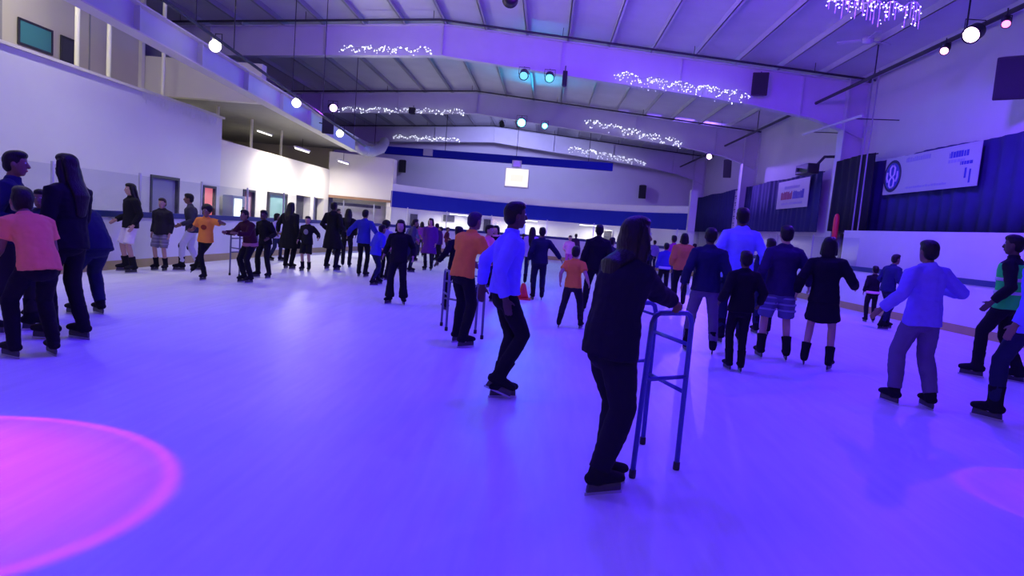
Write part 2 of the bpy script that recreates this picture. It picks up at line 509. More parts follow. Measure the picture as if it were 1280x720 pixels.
# red padded pole in front of the black curtain
p = on_x(1041, 312, 9.0)
pl = thing('padded_pole', 'bright red padded pole in front of the black curtain', 'pole', (p.x, p.y, -.0))
obj('pole', lathe(NB(), [(.05, 0), (.05, 1.2), (.045, 1.2), (.045, 1.3)], 12), M_dark, pl)
obj('padding', lathe(NB(), [(.05, 1.28), (.085, 1.32), (.085, 2.55), (.06, 2.68), (.02, 2.72)], 16), mat('bright_red_vinyl', (.9, .04, .06), .4), pl, True)
obj('foot_plate', lathe(NB(), [(.16, -.06), (.16, .012), (.06, .02)], 16), M_dark, pl)

# hanging white strip between the two far curtains
st = tag(obj('hanging_banner', box(NB(), 9.58, 9.6, 33.35, 34.05, 2.2, 4.25), M_banner), 'narrow white speckled strip hanging between the far navy curtains', 'banner')
bm = NB()
for i in range(16):
    z = 2.35 + i * .115
    y = 33.45 + .12 * (i % 3)
    box(bm, 9.572, 9.581, y, y + .18 + .1 * ((i * 7) % 3) / 3, z, z + .05)
obj('print', bm, M_ink, st)
obj('top_rod', tube(NB(), [(9.59, 33.3, 4.27), (9.59, 34.1, 4.27)], .02), M_alu, st)

# long banner with a round emblem (its writing is too blurred to read)
bn = thing('banner', 'long white banner with dark round emblem on the navy curtain', 'banner', (9.62, 17.25, 3.78))
bm = NB()
box(bm, 0, .012, -2.05, 2.05, -.51, .51)
obj('hanging_sheet', bm, M_banner, bn)
bm = NB()
def disc(bm, y, z, r0, r1, x, n=28, sy=1.0):
    a = [bm.verts.new((x, y + r1 * sy * cos(2 * pi * k / n), z + r1 * sin(2 * pi * k / n))) for k in range(n)]
    a2 = [bm.verts.new((x + .006, v.co.y, v.co.z)) for v in a]
    b = [bm.verts.new((x, y + r0 * sy * cos(2 * pi * k / n), z + r0 * sin(2 * pi * k / n))) for k in range(n)]
    for k in range(n):
        j = (k + 1) % n
        bm.faces.new((a[k], b[k], b[j], a[j]))
        bm.faces.new((a[k], a[j], a2[j], a2[k]))
    return bm
em = obj('emblem_ring', disc(NB(), 1.62, 0, .37, .45, -.008), M_ink, bn)
obj('emblem_field', disc(NB(), 1.62, 0, .001, .37, -.004), M_blueink, bn)
M_pale = mat('pale_print', (.75, .68, .80), .6)
bm = NB()
def stroke(bm, pts, r, x):
    tube(bm, [(x, q[0], q[1]) for q in pts], r, 6)
for s in (-1, 1):      # the pale looping strokes inside the ring
    stroke(bm, [(1.62 + s * .03, .30), (1.62 + s * .12, .22), (1.62 + s * .11, .05), (1.62 + s * .03, -.03), (1.62 + s * .12, -.12), (1.62 + s * .11, -.27), (1.62 + s * .03, -.32)], .028, -.006)
    stroke(bm, [(1.62 + s * .26, .12), (1.62 + s * .27, -.04), (1.62 + s * .21, -.16)], .03, -.006)
obj('emblem_figure', bm, M_pale, bn, True)
M_faint = mat('faint_lettering', (.36, .34, .58), .6)
random.seed(3)
def blurline(bm, y0, y1, z, h, x=-.004):
    y = y0
    while y < y1:
        w = random.uniform(.05, .11)
        hh = h * random.uniform(.7, 1.0)
        box(bm, x, x + .004, y, min(y + w, y1), z, z + hh)
        y += w + random.uniform(.015, .03)
bm = NB()
blurline(bm, -.1, 1.0, .32, .13); obj('faint_lettering', bm, M_faint, bn)
bm = NB(); blurline(bm, -.9, .9, -.4, .06); obj('faint_lettering', bm, M_faint, bn)
bm = NB(); blurline(bm, -1.5, -.85, .10, .09); obj('faint_lettering', bm, M_faint, bn)
bm = NB()
blurline(bm, -1.62, -.9, .22, .17); obj('dark_lettering', bm, M_blueink, bn)
bm = NB(); blurline(bm, -1.8, -1.35, .02, .1); obj('dark_lettering', bm, M_blueink, bn)
bm = NB(); box(bm, -.004, 0, -1.62, -1.55, -.3, -.06); box(bm, -.004, 0, -1.78, -1.72, -.42, -.1)
obj('dark_emblem', bm, M_blueink, bn)

# small white sign
sg = thing('wall_sign', 'small white sign with blurred red and blue print on navy curtain', 'sign', (9.66, 26.4, 3.7))
obj('sheet', box(NB(), 0, .02, -1.62, 1.62, -.56, .56), M_banner, sg)
bm = NB(); blurline(bm, -.7, .9, .22, .13); obj('heading_lettering', bm, M_faint, sg)
bm = NB(); blurline(bm, 0.0, 1.2, -.2, .34); obj('red_lettering', bm, M_redink, sg)
bm = NB(); blurline(bm, -1.2, -.08, -.2, .36); obj('blue_lettering', bm, M_blueink, sg)
bm = NB(); blurline(bm, -1.1, 1.1, -.42, .1); obj('small_lettering', bm, M_faint, sg)

# ---------------------------------------------------------------- roof steel
fi = 0
for yc in (0.5, 11.3, 22.1, 32.9, 43.6):
    fi += 1
    bm = NB()
    xs = [-15.8, -12, -8, -4, 0, 4, 6.5, 8.4, 9.5, 10.1]
    top = [ZR(x) - .22 for x in xs]
    dep = [.95, .95, .95, .98, 1.05, 1.1, 1.15, 1.3, 1.55, 1.75]
    bot = [t - d for t, d in zip(top, dep)]
    poly = [(x, z) for x, z in zip(xs, top)] + [(x, z) for x, z in zip(xs[::-1], bot[::-1])]
    for a in range(len(xs) - 1):     # web
        prism(bm, [(xs[a], bot[a]), (xs[a + 1], bot[a + 1]), (xs[a + 1], top[a + 1]), (xs[a], top[a])], 'Y', yc - .012, yc + .012)
    w = struct('beam_%d' % fi, bm, M_steel, 'pale tapered steel roof girder across the hall', 'roof beam')
    for nm, ln, s in (('top_flange', top, 0), ('bottom_flange', bot, -.03)):
        bm = NB()
        for a in range(len(xs) - 1):
            prism(bm, [(xs[a], ln[a] + s), (xs[a + 1], ln[a + 1] + s), (xs[a + 1], ln[a + 1] + s + .03), (xs[a], ln[a] + s + .03)], 'Y', yc - .15, yc + .15)
        obj(nm, bm, M_steel, w)
    bm = NB()
    for x in (-12, -8, -4, 0, 4, 8):
        i = min(range(len(xs)), key=lambda k: abs(xs[k] - x))
        box(bm, x - .008, x + .008, yc - .12, yc + .12, bot[i], top[i] - .01)
    obj('stiffener', bm, M_steel, w)
pi_ = 0
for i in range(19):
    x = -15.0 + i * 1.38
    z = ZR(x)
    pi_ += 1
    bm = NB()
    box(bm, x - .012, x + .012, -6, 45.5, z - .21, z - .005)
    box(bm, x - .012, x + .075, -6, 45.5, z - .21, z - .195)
    struct('trim_%d' % (10 + pi_), bm, M_purl if x < 1 else M_steel, 'roof purlin running the length of the hall', 'purlin')  # curtain-side purlins paler: light on their facing sides put into colour
# dark sprinkler pipes across, hung under the girders
for i, (yc, dz) in enumerate([(10.6, .30), (21.2, .30), (24.5, .30), (32.0, .28), (35.3, .28), (42.6, .28)]):
    bm = NB()
    pts = [(x, yc, ZR(x) - dz) for x in (-15.6, -9.8, -4, 3, 9.9)]
    tube(bm, pts, .035)
    o = obj('sprinkler_pipe', bm, M_dark)
    tag(o, ['dark sprinkler pipe hung across the roof almost overhead', 'dark sprinkler pipe along the near side of the big lit girder', 'dark sprinkler pipe in the bay behind the big lit girder',
            'dark sprinkler pipe at the girder carrying the cyan lamps', 'dark sprinkler pipe in the bay past the cyan lamps', 'dark sprinkler pipe close to the end wall'][i], 'pipe', 'sprinkler pipes under the roof')
    for x in (-12.6, -8.4, -4.2, 0, 4.2, 8.0):
        obj('hanger', tube(NB(), [(x, yc, ZR(x) - dz), (x, yc, ZR(x) - .02)], .01), M_dark, o)
    for x in (-10.5, -6.3, -2.1, 2.1, 6.0):
        obj('sprinkler_head', lathe(NB(), [(.012, -.12), (.03, -.11), (.012, -.1), (.012, 0)], 8, c=(x, yc, ZR(x) - dz)), M_alu, o)

# ---------------------------------------------------------------- upper floor on the left
struct('floor_mezzanine', box(NB(), -15.8, -10.62, -6, 30.5, 2.9, 3.15), M_soffit, 'upper floor slab behind the white wall', 'floor')
struct('ceiling_mezzanine', box(NB(), -15.8, -8.3, 19.6, 31.8, 4.6, 4.74), M_soffit, 'grey low ceiling over the far part of the upper floor', 'ceiling')
mz = struct('wall_mezzanine', box(NB(), -12.9, -12.6, -6, 19.1, 3.15, 7.5), M_beige, 'beige partition on the upper floor', 'wall')
obj('end_trim', box(NB(), -12.95, -12.5, 19.1, 19.25, 3.15, 7.5), M_cream, mz)
for y in (7.5, 11.0, 14.2, 17.0):
    obj('panel_joint', box(NB(), -12.605, -12.585, y, y + .05, 3.15, 7.5), M_soffit, mz)
struct('wall_mezzanine_bulkhead', box(NB(), -15.7, -8.9, 19.3, 19.6, 4.6, 5.75), M_cream, 'cream bulkhead over the low ceiling', 'wall')
struct('wall_mezzanine_end', box(NB(), -15.8, -10.8, 31.4, 31.7, 2.9, 4.6), M_beige, 'beige end wall of the upper floor', 'wall')
for i, y in enumerate((on_x(96, 78, -10.9).y, 15.4, 17.6, 20.6, 23.0, 25.6)):
    struct('column_%d' % (11 + i), tube(NB(), [(-10.9, y, 3.15), (-10.9, y, 7.6 if y < 19 else 4.6)], .05, 10), M_cream, 'slim pale post on the upper floor', 'column')
for i, (x, y, w, h_, m, lb) in enumerate([(-12.58, 9.6, .95, .5, mat('teal_poster', (.06, .28, .26), .5), 'teal poster on the beige upper wall'), (-12.58, 12.4, .5, .55, M_gap, 'dark framed notice on the beige upper wall')]):
    q = on_x(44 if i == 0 else 86, 46 if i == 0 else 64, x)
    ps = thing('wall_picture', lb, 'poster', (x, q.y, q.z))
    obj('sheet', box(NB(), 0, .02, -w / 2, w / 2, -h_ / 2, h_ / 2), m, ps)
    fr = NB()
    for a in ((-w / 2 - .05, -w / 2, -h_ / 2 - .05, h_ / 2 + .05), (w / 2, w / 2 + .05, -h_ / 2 - .05, h_ / 2 + .05), (-w / 2, w / 2, -h_ / 2 - .05, -h_ / 2), (-w / 2, w / 2, h_ / 2, h_ / 2 + .05)):
        box(fr, 0, .035, *a)
    obj('picture_frame', fr, M_dark, ps)
# strings of tinsel hung over the wall top
bm = NB()
random.seed(11)
for k in range(60):
    y = 15.7 + k * .06
    L = random.uniform(.08, .32)
    tube(bm, [(-10.3, y, 4.175), (-10.215, y, 4.17), (-10.215, y, 4.12 - L)], .008, 4)
tag(obj('tinsel_garland', bm, mat('silver_tinsel', (.7, .7, .72), .3, .6)), 'silver tinsel hanging over the top of the white wall', 'tinsel')

# ---------------------------------------------------------------- long I-beam, pipe and lamps on the left
def sl(y, z0, z1, y0=2.0, y1=26.0):
    return z0 + (z1 - z0) * (y - y0) / (y1 - y0)
bm = NB()
def skew_box(bm, x0, x1, y0, y1, zl0, zl1, h):
    prism(bm, [(y0, zl0), (y1, zl1), (y1, zl1 + h), (y0, zl0 + h)], 'X', x0, x1)
zb0, zb1 = 4.95, 4.04
ib = struct('beam_20', (skew_box(bm, -8.06, -8.02, 2, 26, zb0, zb1, .5), bm)[1], M_steel, 'long pale steel beam under the lamps', 'beam')
bm = NB(); skew_box(bm, -8.2, -7.88, 2, 26, zb0 - .03, zb1 - .03, .03); obj('bottom_flange', bm, M_cream, ib)
bm = NB(); skew_box(bm, -8.2, -7.88, 2, 26, zb0 + .5, zb1 + .5, .03); obj('top_flange', bm, M_cream, ib)
for y in (6, 9, 12, 14.2, 16.4, 18.6, 20.8, 23):
    z = sl(y, zb0, zb1)
    obj('stiffener', box(NB(), -8.02, -7.9, y - .01, y + .01, z, z + .48), M_steel, ib)
# bent duct where the beam ends
bm = NB()
tube(bm, [(-7.95, 26.25, 4.25), (-7.95, 27, 4.2), (-7.95, 28.4, 4.3), (-7.9, 29.6, 4.6), (-7.9, 30.2, 5.0)], [.22, .23, .22, .23, .22], 12)
dk = tag(obj('air_duct', bm, mat('grey_duct', (.42, .42, .46), .5, .3), None, True), 'grey bent air duct at the far end of the long beam', 'duct')
bm = NB()
for c in ((-7.95, 27, 4.2),):
    tube(bm, [(c[0], c[1] - .04, c[2]), (c[0], c[1] + .04, c[2] + .01)], .25, 14)
obj('clamp_band', bm, M_alu, dk)
zp = lambda y: 5.04 - .072 * (y - 10)
lp = thing('hanging_pipe', 'black pipe sloping above the long beam with rods up to the roof', 'pipe', (-7, 14, zp(14)))
obj('pipe', tube(NB(), [(0, -12, zp(2) - zp(14)), (0, 9.9, zp(23.9) - zp(14))], .035), M_dark, lp)
for y in (3, 6, 9, 12.3, 13.8, 17, 19.3, 22.5):
    obj('hanger', tube(NB(), [(0, y - 14, zp(y) - zp(14)), (0, y - 14, ZR(-7) - zp(14) - .02)], .012), M_dark, lp)

def add_light(kind, name, loc, energy, color, size=.1, parent=None, spot=None, blend=.5, aim=None):
    l = bpy.data.lights.new(name, kind)
    l.energy = energy
    l.color = color
    if kind == 'AREA':
        l.shape = 'RECTANGLE'
        l.size, l.size_y = size
    else:
        l.shadow_soft_size = size
    if kind == 'SPOT':
        l.spot_size = radians(spot)
        l.spot_blend = blend
    o = bpy.data.objects.new(name, l)
    COL.objects.link(o)
    o.location = loc
    if parent:
        o.parent = parent
    if aim is not None:
        o.rotation_euler = (V(aim) - V(loc)).to_track_quat('-Z', 'Y').to_euler()
    return o

M_globe = mat('globe_glow', (1, 1, .95), .3, emit=(1, .95, .82), strength=6)
def globe(y, label, energy, x=-7.2, dz=-.05):
    z = zp(y) + dz
    g = thing('globe_lamp', label, 'lamp', (x, y, z), 0, 'globe lamps along the long beam')
    bm = NB()
    bmesh.ops.create_uvsphere(bm, u_segments=16, v_segments=10, radius=.12)
    obj('globe', bm, M_globe, g, True)
    obj('cap', lathe(NB(), [(.05, .105), (.07, .12), (.06, .17), (.015, .2)], 12), M_alu, g)
    obj('hanging_bracket', tube(NB(), [(0, 0, .16), (0, 0, .25), (-x - 7.06, 0, .25), (-x - 7.06, 0, -dz)], .012), M_dark, g)
    if energy:
        add_light('SPOT', 'globe_light', (.1, 0, -.3), energy, (1, .95, .84), .12, g, 140, .7, (-.5, -.4, -3))
        add_light('SPOT', 'globe_uplight', (.5, 0, .25), energy * 1.2, (1, .95, .84), .12, g, 125, .8, (2.6, 0, 2.5))
# ================================================================ lamps, speakers, fairy lights
globe(5.0, 'assumed globe lamp on the long beam almost overhead', 0)  # assumed continuation of the lamp row, out of view
globe(9.2, 'assumed globe lamp on the long beam before the first in view', WHITE * .9)  # assumed lamp out of view, lights the near white wall
globe(13.4, 'big bright globe lamp nearest along the long beam', WHITE)
globe(17.8, 'middle globe lamp on the long beam before the black speaker', WHITE)
globe(21.6, 'small globe lamp on the long beam past the black speaker', WHITE)

def stage_light(loc, aim, col, energy, label, spot=90, r=.13, glow=8, hang=None, blend=.6, soft=.08, glow_col=None, name='stage_light', ring=False):
    """LED can on a yoke; lens at the front of the can"""
    loc = V(loc)
    t = thing(name, label, 'stage light', loc)
    q = (V(aim) - loc).to_track_quat('-Z', 'Y')
    def rot(bm):
        bmesh.ops.rotate(bm, verts=bm.verts, cent=(0, 0, 0), matrix=q.to_matrix())
        return bm
    obj('housing', rot(lathe(NB(), [(r * .55, .2), (r * .8, .19), (r * .95, .12), (r, -.1), (r * 1.06, -.11), (r * 1.06, -.13), (r * .9, -.13), (r * .88, -.1)], 18)), M_black, t, True)
    gm = mat('lens_%s' % '_'.join('%02d' % int(c * 99) for c in (glow_col or col)) + '_%d' % int(glow * 10), (.5, .5, .5), .2, emit=glow_col or col, strength=glow)
    obj('lens', rot(lathe(NB(), [(.01, -.102), (r * .86, -.105), (r * .86, -.125), (r * .6, -.15), (.02, -.16)], 18)), gm, t, True)
    hz = hang if hang else .34
    bm = tube(NB(), [(-r * 1.15, 0, 0), (-r * 1.15, 0, r * 1.5), (r * 1.15, 0, r * 1.5), (r * 1.15, 0, 0)], .012, 6)
    tube(bm, [(0, 0, r * 1.5), (0, 0, hz)], .014, 6)
    obj('hanging_yoke', bm, M_dark, t)
    if energy > 0:
        d = (V(aim) - loc).normalized()
        l = add_light('SPOT', 'stage_lamp', d * .2, energy, col, soft, t, spot, blend)
        l.rotation_euler = q.to_euler()
        if ring:                     # the lamp's own lens throws a brighter rim
            l.data.use_nodes = True
            nt = l.data.node_tree
            em = [n for n in nt.nodes if n.type == 'EMISSION'][0]
            tc = nt.nodes.new('ShaderNodeTexCoord')
            sx = nt.nodes.new('ShaderNodeSeparateXYZ')
            ab = nt.nodes.new('ShaderNodeMath'); ab.operation = 'ABSOLUTE'
            mr = nt.nodes.new('ShaderNodeMapRange')
            mr.inputs[1].default_value = cos(radians(spot / 2)); mr.inputs[2].default_value = 1.0
            cr = nt.nodes.new('ShaderNodeValToRGB')
            e0, e1 = cr.color_ramp.elements
            e0.position, e0.color = .02, (.0, .0, .0, 1)
            e1.position, e1.color = 1.0, (.75, .75, .75, 1)
            for p_, c_ in ((.05, .8), (.11, .8), (.18, .32), (.6, .6)):
                e = cr.color_ramp.elements.new(p_); e.color = (c_, c_, c_, 1)
            nt.links.new(tc.outputs['Normal'], sx.inputs[0]); nt.links.new(sx.outputs[2], ab.inputs[0])
            nt.links.new(ab.outputs[0], mr.inputs[0]); nt.links.new(mr.outputs[0], cr.inputs[0]); nt.links.new(cr.outputs[0], em.inputs['Strength'])
    return t

# pipe on the curtained side
rp = thing('lighting_pipe', 'dark lighting pipe high along the curtained side', 'pipe', (8.5, 10, 6.35))
obj('pipe', tube(NB(), [(0, -14, 0), (0, 34, 0)], .05), M_dark, rp)
for y in (-8, -2, 4.5, 8.3, 13, 18, 24, 30):
    obj('hanger', tube(NB(), [(0, y, 0), (0, y, ZR(8.5) - 6.37)], .018), M_dark, rp)
BL = (.07, .0, 1.0)
MG = (.75, .02, .9)
stage_light((8.2, 13.72, 6.10), (1, 9, 1.0), (.12, .02, 1), RLED, 'big dazzling pink white stage light over the long banner', 165, .17, 14, .25, .5, .1, (1, .55, .95))
stage_light((8.35, 14.9, 6.12), (3, 8, 0), BL, 0, 'small pink stage light beside the dazzling one on the wall pipe', 80, .09, 6, .23, glow_col=(1, .35, .7))
stage_light((8.33, 13.0, 6.10), (4, 6, 0), BL, 0, 'small red stage light above the tilted speaker', 80, .08, 4, .25, glow_col=(1, .15, .45))
stage_light((8.3, 34.9, 6.05), (0, 24, 1.5), (.22, .1, 1), FARLED, 'distant violet stage light at the far end of the wall pipe', 150, .16, 10, .3, glow_col=(.8, .45, 1))
stage_light((-6.9, 19.9, 4.72), (0, 8, 1), (.35, .05, 1), 120, 'violet stage light above the black speaker on the long beam', 110, .13, 6, -.3, glow_col=(.7, .4, 1))
# cyan lamps on two girders
for u, v, y, lb, e, g in ((652, 153, 32.25, 'larger cyan stage light on the far girder', CYAN, 12), (681, 157, 32.25, 'smaller cyan stage light beside the larger on the far girder', CYAN * .5, 9),
                       (655, 93, 21.6, 'faint cyan stage light on the nearer girder', 30, 1.0), (687, 96, 21.6, 'second faint cyan stage light beside the small black speaker', 40, 1.6)):
    q = on_y(u, v, y)
    stage_light(q, (q.x, 12, 0), (.0, .55, 1), e, lb, 120, .22 if e >= CYAN else .15, g, .25, glow_col=(.1, .8, 1))
# assumed washes over near ice, out of view; added lamps light roof and walls
for i, (x, y, z, ax, ay, az, c, e, s) in enumerate(ADDED_LEDS):
    stage_light((x, y, z), (ax, ay, az), c, e, ['assumed blue stage light overhead on the middle line', 'assumed blue stage light overhead over the beam side', 'assumed blue stage light overhead over the curtain side',
        'assumed blue stage light behind the viewer', 'assumed magenta stage light overhead near the beam side', 'added violet stage light tilted up to the roof', 'added blue stage light overhead further along the hall', 'added blue stage light washing the curtain wall',
        'second added violet stage light tilted up to the roof', 'assumed pink stage light behind the viewer', 'added pale violet light brightening the end wall'][i], s, .14, 5, .4, .8 if s > 40 else .12, .4 if s > 40 else .03, ring=s < 40)

def speaker(loc, face, w, h, d, label, tilt=.3, m=M_black, mount=None):
    """wedge-backed loudspeaker tilted down"""
    t = thing('loudspeaker', label, 'speaker', loc, 0)
    t.rotation_euler = (0, 0, face)
    R = Matrix.Rotation(tilt, 3, 'X')
    bm = NB()
    poly = [(-w / 2, 0), (w / 2, 0), (w * .3, d), (-w * .3, d)]
    prism(bm, poly, 'Z', -h / 2, h / 2)
    bmesh.ops.bevel(bm, geom=list(bm.edges), offset=.012, segments=2, affect='EDGES')
    bmesh.ops.rotate(bm, verts=bm.verts, cent=(0, 0, 0), matrix=R)
    obj('cabinet', bm, m, t)
    bm = NB()
    box(bm, -w * .45, w * .45, -.014, -.001, -h * .46, h * .46, .005)
    bmesh.ops.rotate(bm, verts=bm.verts, cent=(0, 0, 0), matrix=R)
    obj('grille', bm, mat('speaker_grille', (.02, .02, .024), .7, bump=.6, vscale=60), t)
    if mount:
        o = obj('wall_mount', tube(NB(), [(0, d * .6, 0), (0, d + .05, .02), tuple(mount)], .018), M_dark, t)
    return t
# face angle: 0 looks towards -Y (the viewer); positive turns it towards +X
q = on_x(1264, 98, 9.2); speaker(q, -.6, .55, .85, .45, 'large tilted black speaker below the dazzling stage light', .28, mount=(0, .55, .25))
q = on_x(909, 211, 9.3); speaker(q, -.5, .42, .95, .4, 'small black speaker on the pale wall above the far curtains', .2, mount=(0, .6, .2))
q = on_x(410, 155, -7.45); speaker(q, .3, .38, .64, .3, 'black speaker clamped on the long beam', .2, mount=(-.3, .32, .05))
q = on_y(503, 208, 44.8); speaker(q, .2, .5, .85, .4, 'black speaker on the end wall near the cream corner', .2, mount=(0, .7, .1))
q = on_y(803, 240, 44.8); speaker(q, -.2, .5, .9, .4, 'black speaker on the end wall above the blue band', .2, mount=(0, .7, .1))
q = on_y(950, 105, 21.5); speaker(q, -.3, .5, .72, .4, 'square black speaker hung on the big lit girder', .15, mount=(0, .45, .5))
q = on_y(706, 98, 21.6); speaker(q, 0, .16, .5, .16, 'slim black speaker hanging beside the faint cyan lamps', .0, mount=(0, .2, .45))
q = on_y(515, 138, 32.1); speaker(q, 0, .35, .3, .3, 'little black box on the far girder among fairy lights', .0, mount=(0, .32, .3))
# projector on the curtained wall
q = on_x(1009, 212, 8.95)
pj = thing('projector', 'dark boxy projector on a wall arm above the small white sign', 'projector', q)
obj('body', box(NB(), -.2, .2, -.55, .55, -.17, .17, .03), M_black, pj)
obj('wall_mount', tube(NB(), [(0, -.3, -.1), (.3, -.6, .4), (.95, -.6, .45)], .05), M_dark, pj)
obj('lens', tube(NB(), [(-.2, .3, 0), (-.26, .3, 0)], .07, 14), M_gap, pj)
# pale tube by the column
a, b = on_x(1004, 168, 8.75), on_x(1079, 144, 8.75)
tb = thing('tube_heater', 'thin pale tube fixture beside the steel column', 'heater', (a + b) / 2)
d = (b - a) / 2
obj('tube', tube(NB(), [tuple(-d), tuple(d)], .045), M_steel, tb)
for s in (-.7, .7):
    obj('bracket', tube(NB(), [tuple(d * s), (1.35, (d * s).y, (d * s).z + .05)], .015), M_dark, tb)
# conduits on the near column
for i, y in enumerate((19.75, 20.1)):
    tag(obj('wall_conduit', tube(NB(), [(9.27, y, .0), (9.27, y, 4.6), (9.3, y, 6.9)], .022), M_purl), ['pale vertical pipe beside the glass doors', 'second pale vertical pipe beside the glass doors', 'pale vertical pipe closest to the black curtain'][i], 'pipe')
# ceiling fan high on the curtained side
q = on_y(1085, 50, 18.0)
cf = thing('ceiling_fan', 'pale ceiling fan under the roof at the curtained side', 'fan', q)
obj('motor', lathe(NB(), [(.05, -.1), (.13, -.08), (.14, .04), (.06, .1)], 16), M_steel, cf, True)
obj('down_rod', tube(NB(), [(0, 0, .08), (0, 0, ZR(q.x) - q.z - .2)], .018), M_steel, cf)
for k in range(3):
    a = 2 * pi * k / 3 + .4
    bm = NB(); box(bm, .15, .75, -.07, .07, -.01, .012, .004)
    bmesh.ops.rotate(bm, verts=bm.verts, cent=(0, 0, 0), matrix=Matrix.Rotation(a, 3, 'Z') @ Matrix.Rotation(.2, 3, 'X'))
    obj('blade', bm, M_steel, cf)
# deep blue beam at the far end with small pale boxes on it
db = struct('beam_30', box(NB(), -10.6, 3.35, 35.9, 36.2, 5.0, 5.42), M_blue, 'royal blue beam hung across the far end', 'beam')
for x in (-10, -6, -2, 2):
    obj('hanger', tube(NB(), [(x, 36.05, 5.4), (x, 36.05, ZR(x) - .02)], .015), M_dark, db)
for u, v, lb in ((465, 184, 'pale box at the end of the royal blue beam'), (535, 190, 'pale square box on the royal blue beam'), (646, 205, 'pale box on the royal blue beam above the lit sign')):
    q = on_y(u, v, 35.8)
    t = thing('junction_box', lb, 'box', (q.x, 35.89, q.z), 0, 'small boxes on the blue beam')
    obj('case', box(NB(), -.26, .26, -.12, 0, -.2, .2, .02), M_steel, t)
    obj('box_lid', box(NB(), -.2, .2, -.13, -.12, -.15, .15, .004), M_alu, t)  # lid on the front of the case
# lit sign on the end wall
q = on_y(646, 222, 45.4)
ls = thing('lit_sign', 'glowing cream white sign box high on the end wall', 'sign', (q.x, 45.5, q.z))
obj('case', box(NB(), -.85, .85, -.02, .1, -.68, .68, .02), M_cream, ls)
obj('face', box(NB(), -.78, .78, -.04, -.02, -.6, .6), mat('sign_glow', (.9, .88, .75), .5, emit=(1, .88, .55), strength=.9), ls)
obj('centre_panel', box(NB(), -.45, .45, -.055, -.04, -.28, .22), mat('sign_panel_glow', (.8, .75, .5), .5, emit=(1, .86, .45), strength=.75), ls)

# fairy lights looped under the girders: a wire and its bulbs
M_wire = mat('clear_wire', (.5, .5, .55), .4)
M_bulb = mat('fairy_bulb_glow', (1, 1, 1), .3, emit=(.82, .85, 1), strength=2.6)
def fairy(y, x0, x1, z0, z1, n, label, drop=.35):
    t = thing('fairy_light_string', label, 'fairy lights', ((x0 + x1) / 2, y, (z0 + z1) / 2), 0, 'fairy light strings under the roof girders')
    wb, bb = NB(), NB()
    c = V(t.location)
    pts = []
    for i in range(n + 1):
        k = i / n
        p = V((x0 + (x1 - x0) * k, y + random.uniform(-.05, .05), z0 + (z1 - z0) * k + .12 * abs(sin(k * pi * 5)))) - c
        pts.append(tuple(p))
        L = random.uniform(.05, drop)
        tube(wb, [tuple(p), (p.x, p.y, p.z - L)], .006, 4)
        for j in range(random.randint(2, 4)):
            s = p + V((random.uniform(-.06, .06), random.uniform(-.04, .04), -L * random.random()))
            bmesh.ops.create_icosphere(bb, subdivisions=1, radius=random.uniform(.014, .026) * (y / 30) ** .5, matrix=Matrix.Translation(s))
    tube(wb, pts, .007, 4)
    obj('wire', wb, M_wire, t)
    o = obj('bulb', bb, M_bulb, t)
    o['kind'] = 'stuff'
def fs(u0, v0, u1, v1, y, n, lb, drop=.35):
    a, b = on_y(u0, v0, y), on_y(u1, v1, y)
    fairy(y, a.x, b.x, a.z, b.z, n, lb, drop)
fs(770, 93, 936, 119, 21.8, 70, 'fairy lights under the big lit girder leading to the square black speaker', .5)
fs(425, 60, 540, 63, 21.8, 34, 'fairy lights under the big lit girder on the beam side', .3)
fs(1036, 2, 1152, 12, 12.3, 34, 'glittering fairy lights high near the dazzling stage light', .45)
fs(732, 150, 852, 178, 32.6, 50, 'fairy lights under the far girder right of the cyan lamps', .45)
fs(425, 136, 580, 139, 32.68, 46, 'fairy lights under the far girder above the royal blue beam', .3)
fs(712, 184, 806, 203, 43.3, 44, 'fairy lights under the last girder above the blue band', .45)
fs(492, 170, 575, 175, 43.3, 34, 'fairy lights under the last girder just above the royal blue beam', .3)

# ---------------------------------------------------------------- light of the rooms around
# battens assumed in end corridor, lobby and upper floor; warm and white fills added
M_batten = mat('batten_glow', (1, 1, 1), .3, emit=(1, .96, .86), strength=3)
def batten(x, y, z, rz, energy, label, L=1.4, col=(1, .95, .84), tilt=0):
    t = thing('added_batten', label, 'lamp', (x, y, z), rz, 'assumed and added battens around the rink')
    obj('tray', box(NB(), -L / 2, L / 2, -.06, .06, .0, .06, .01), M_steel, t)
    obj('tube', tube(NB(), [(-L / 2 + .03, 0, -.03), (L / 2 - .03, 0, -.03)], .02), M_batten, t, True)
    obj('hanger', tube(NB(), [(0, 0, .05), (0, 0, .4)] if z > 2 else [(0, 0, .05), (0, .3, .05), (0, .62, .0)], .01), M_dark, t)
    l = add_light('AREA', 'added_batten_light', (0, 0, -.07), energy, col, (L, .12), t)
    l.rotation_euler = (radians(tilt), 0, 0)
    if tilt:
        l.location = (0, .08, -.05)
    return t
for a in ADDED_BATTENS:
    batten(*a)
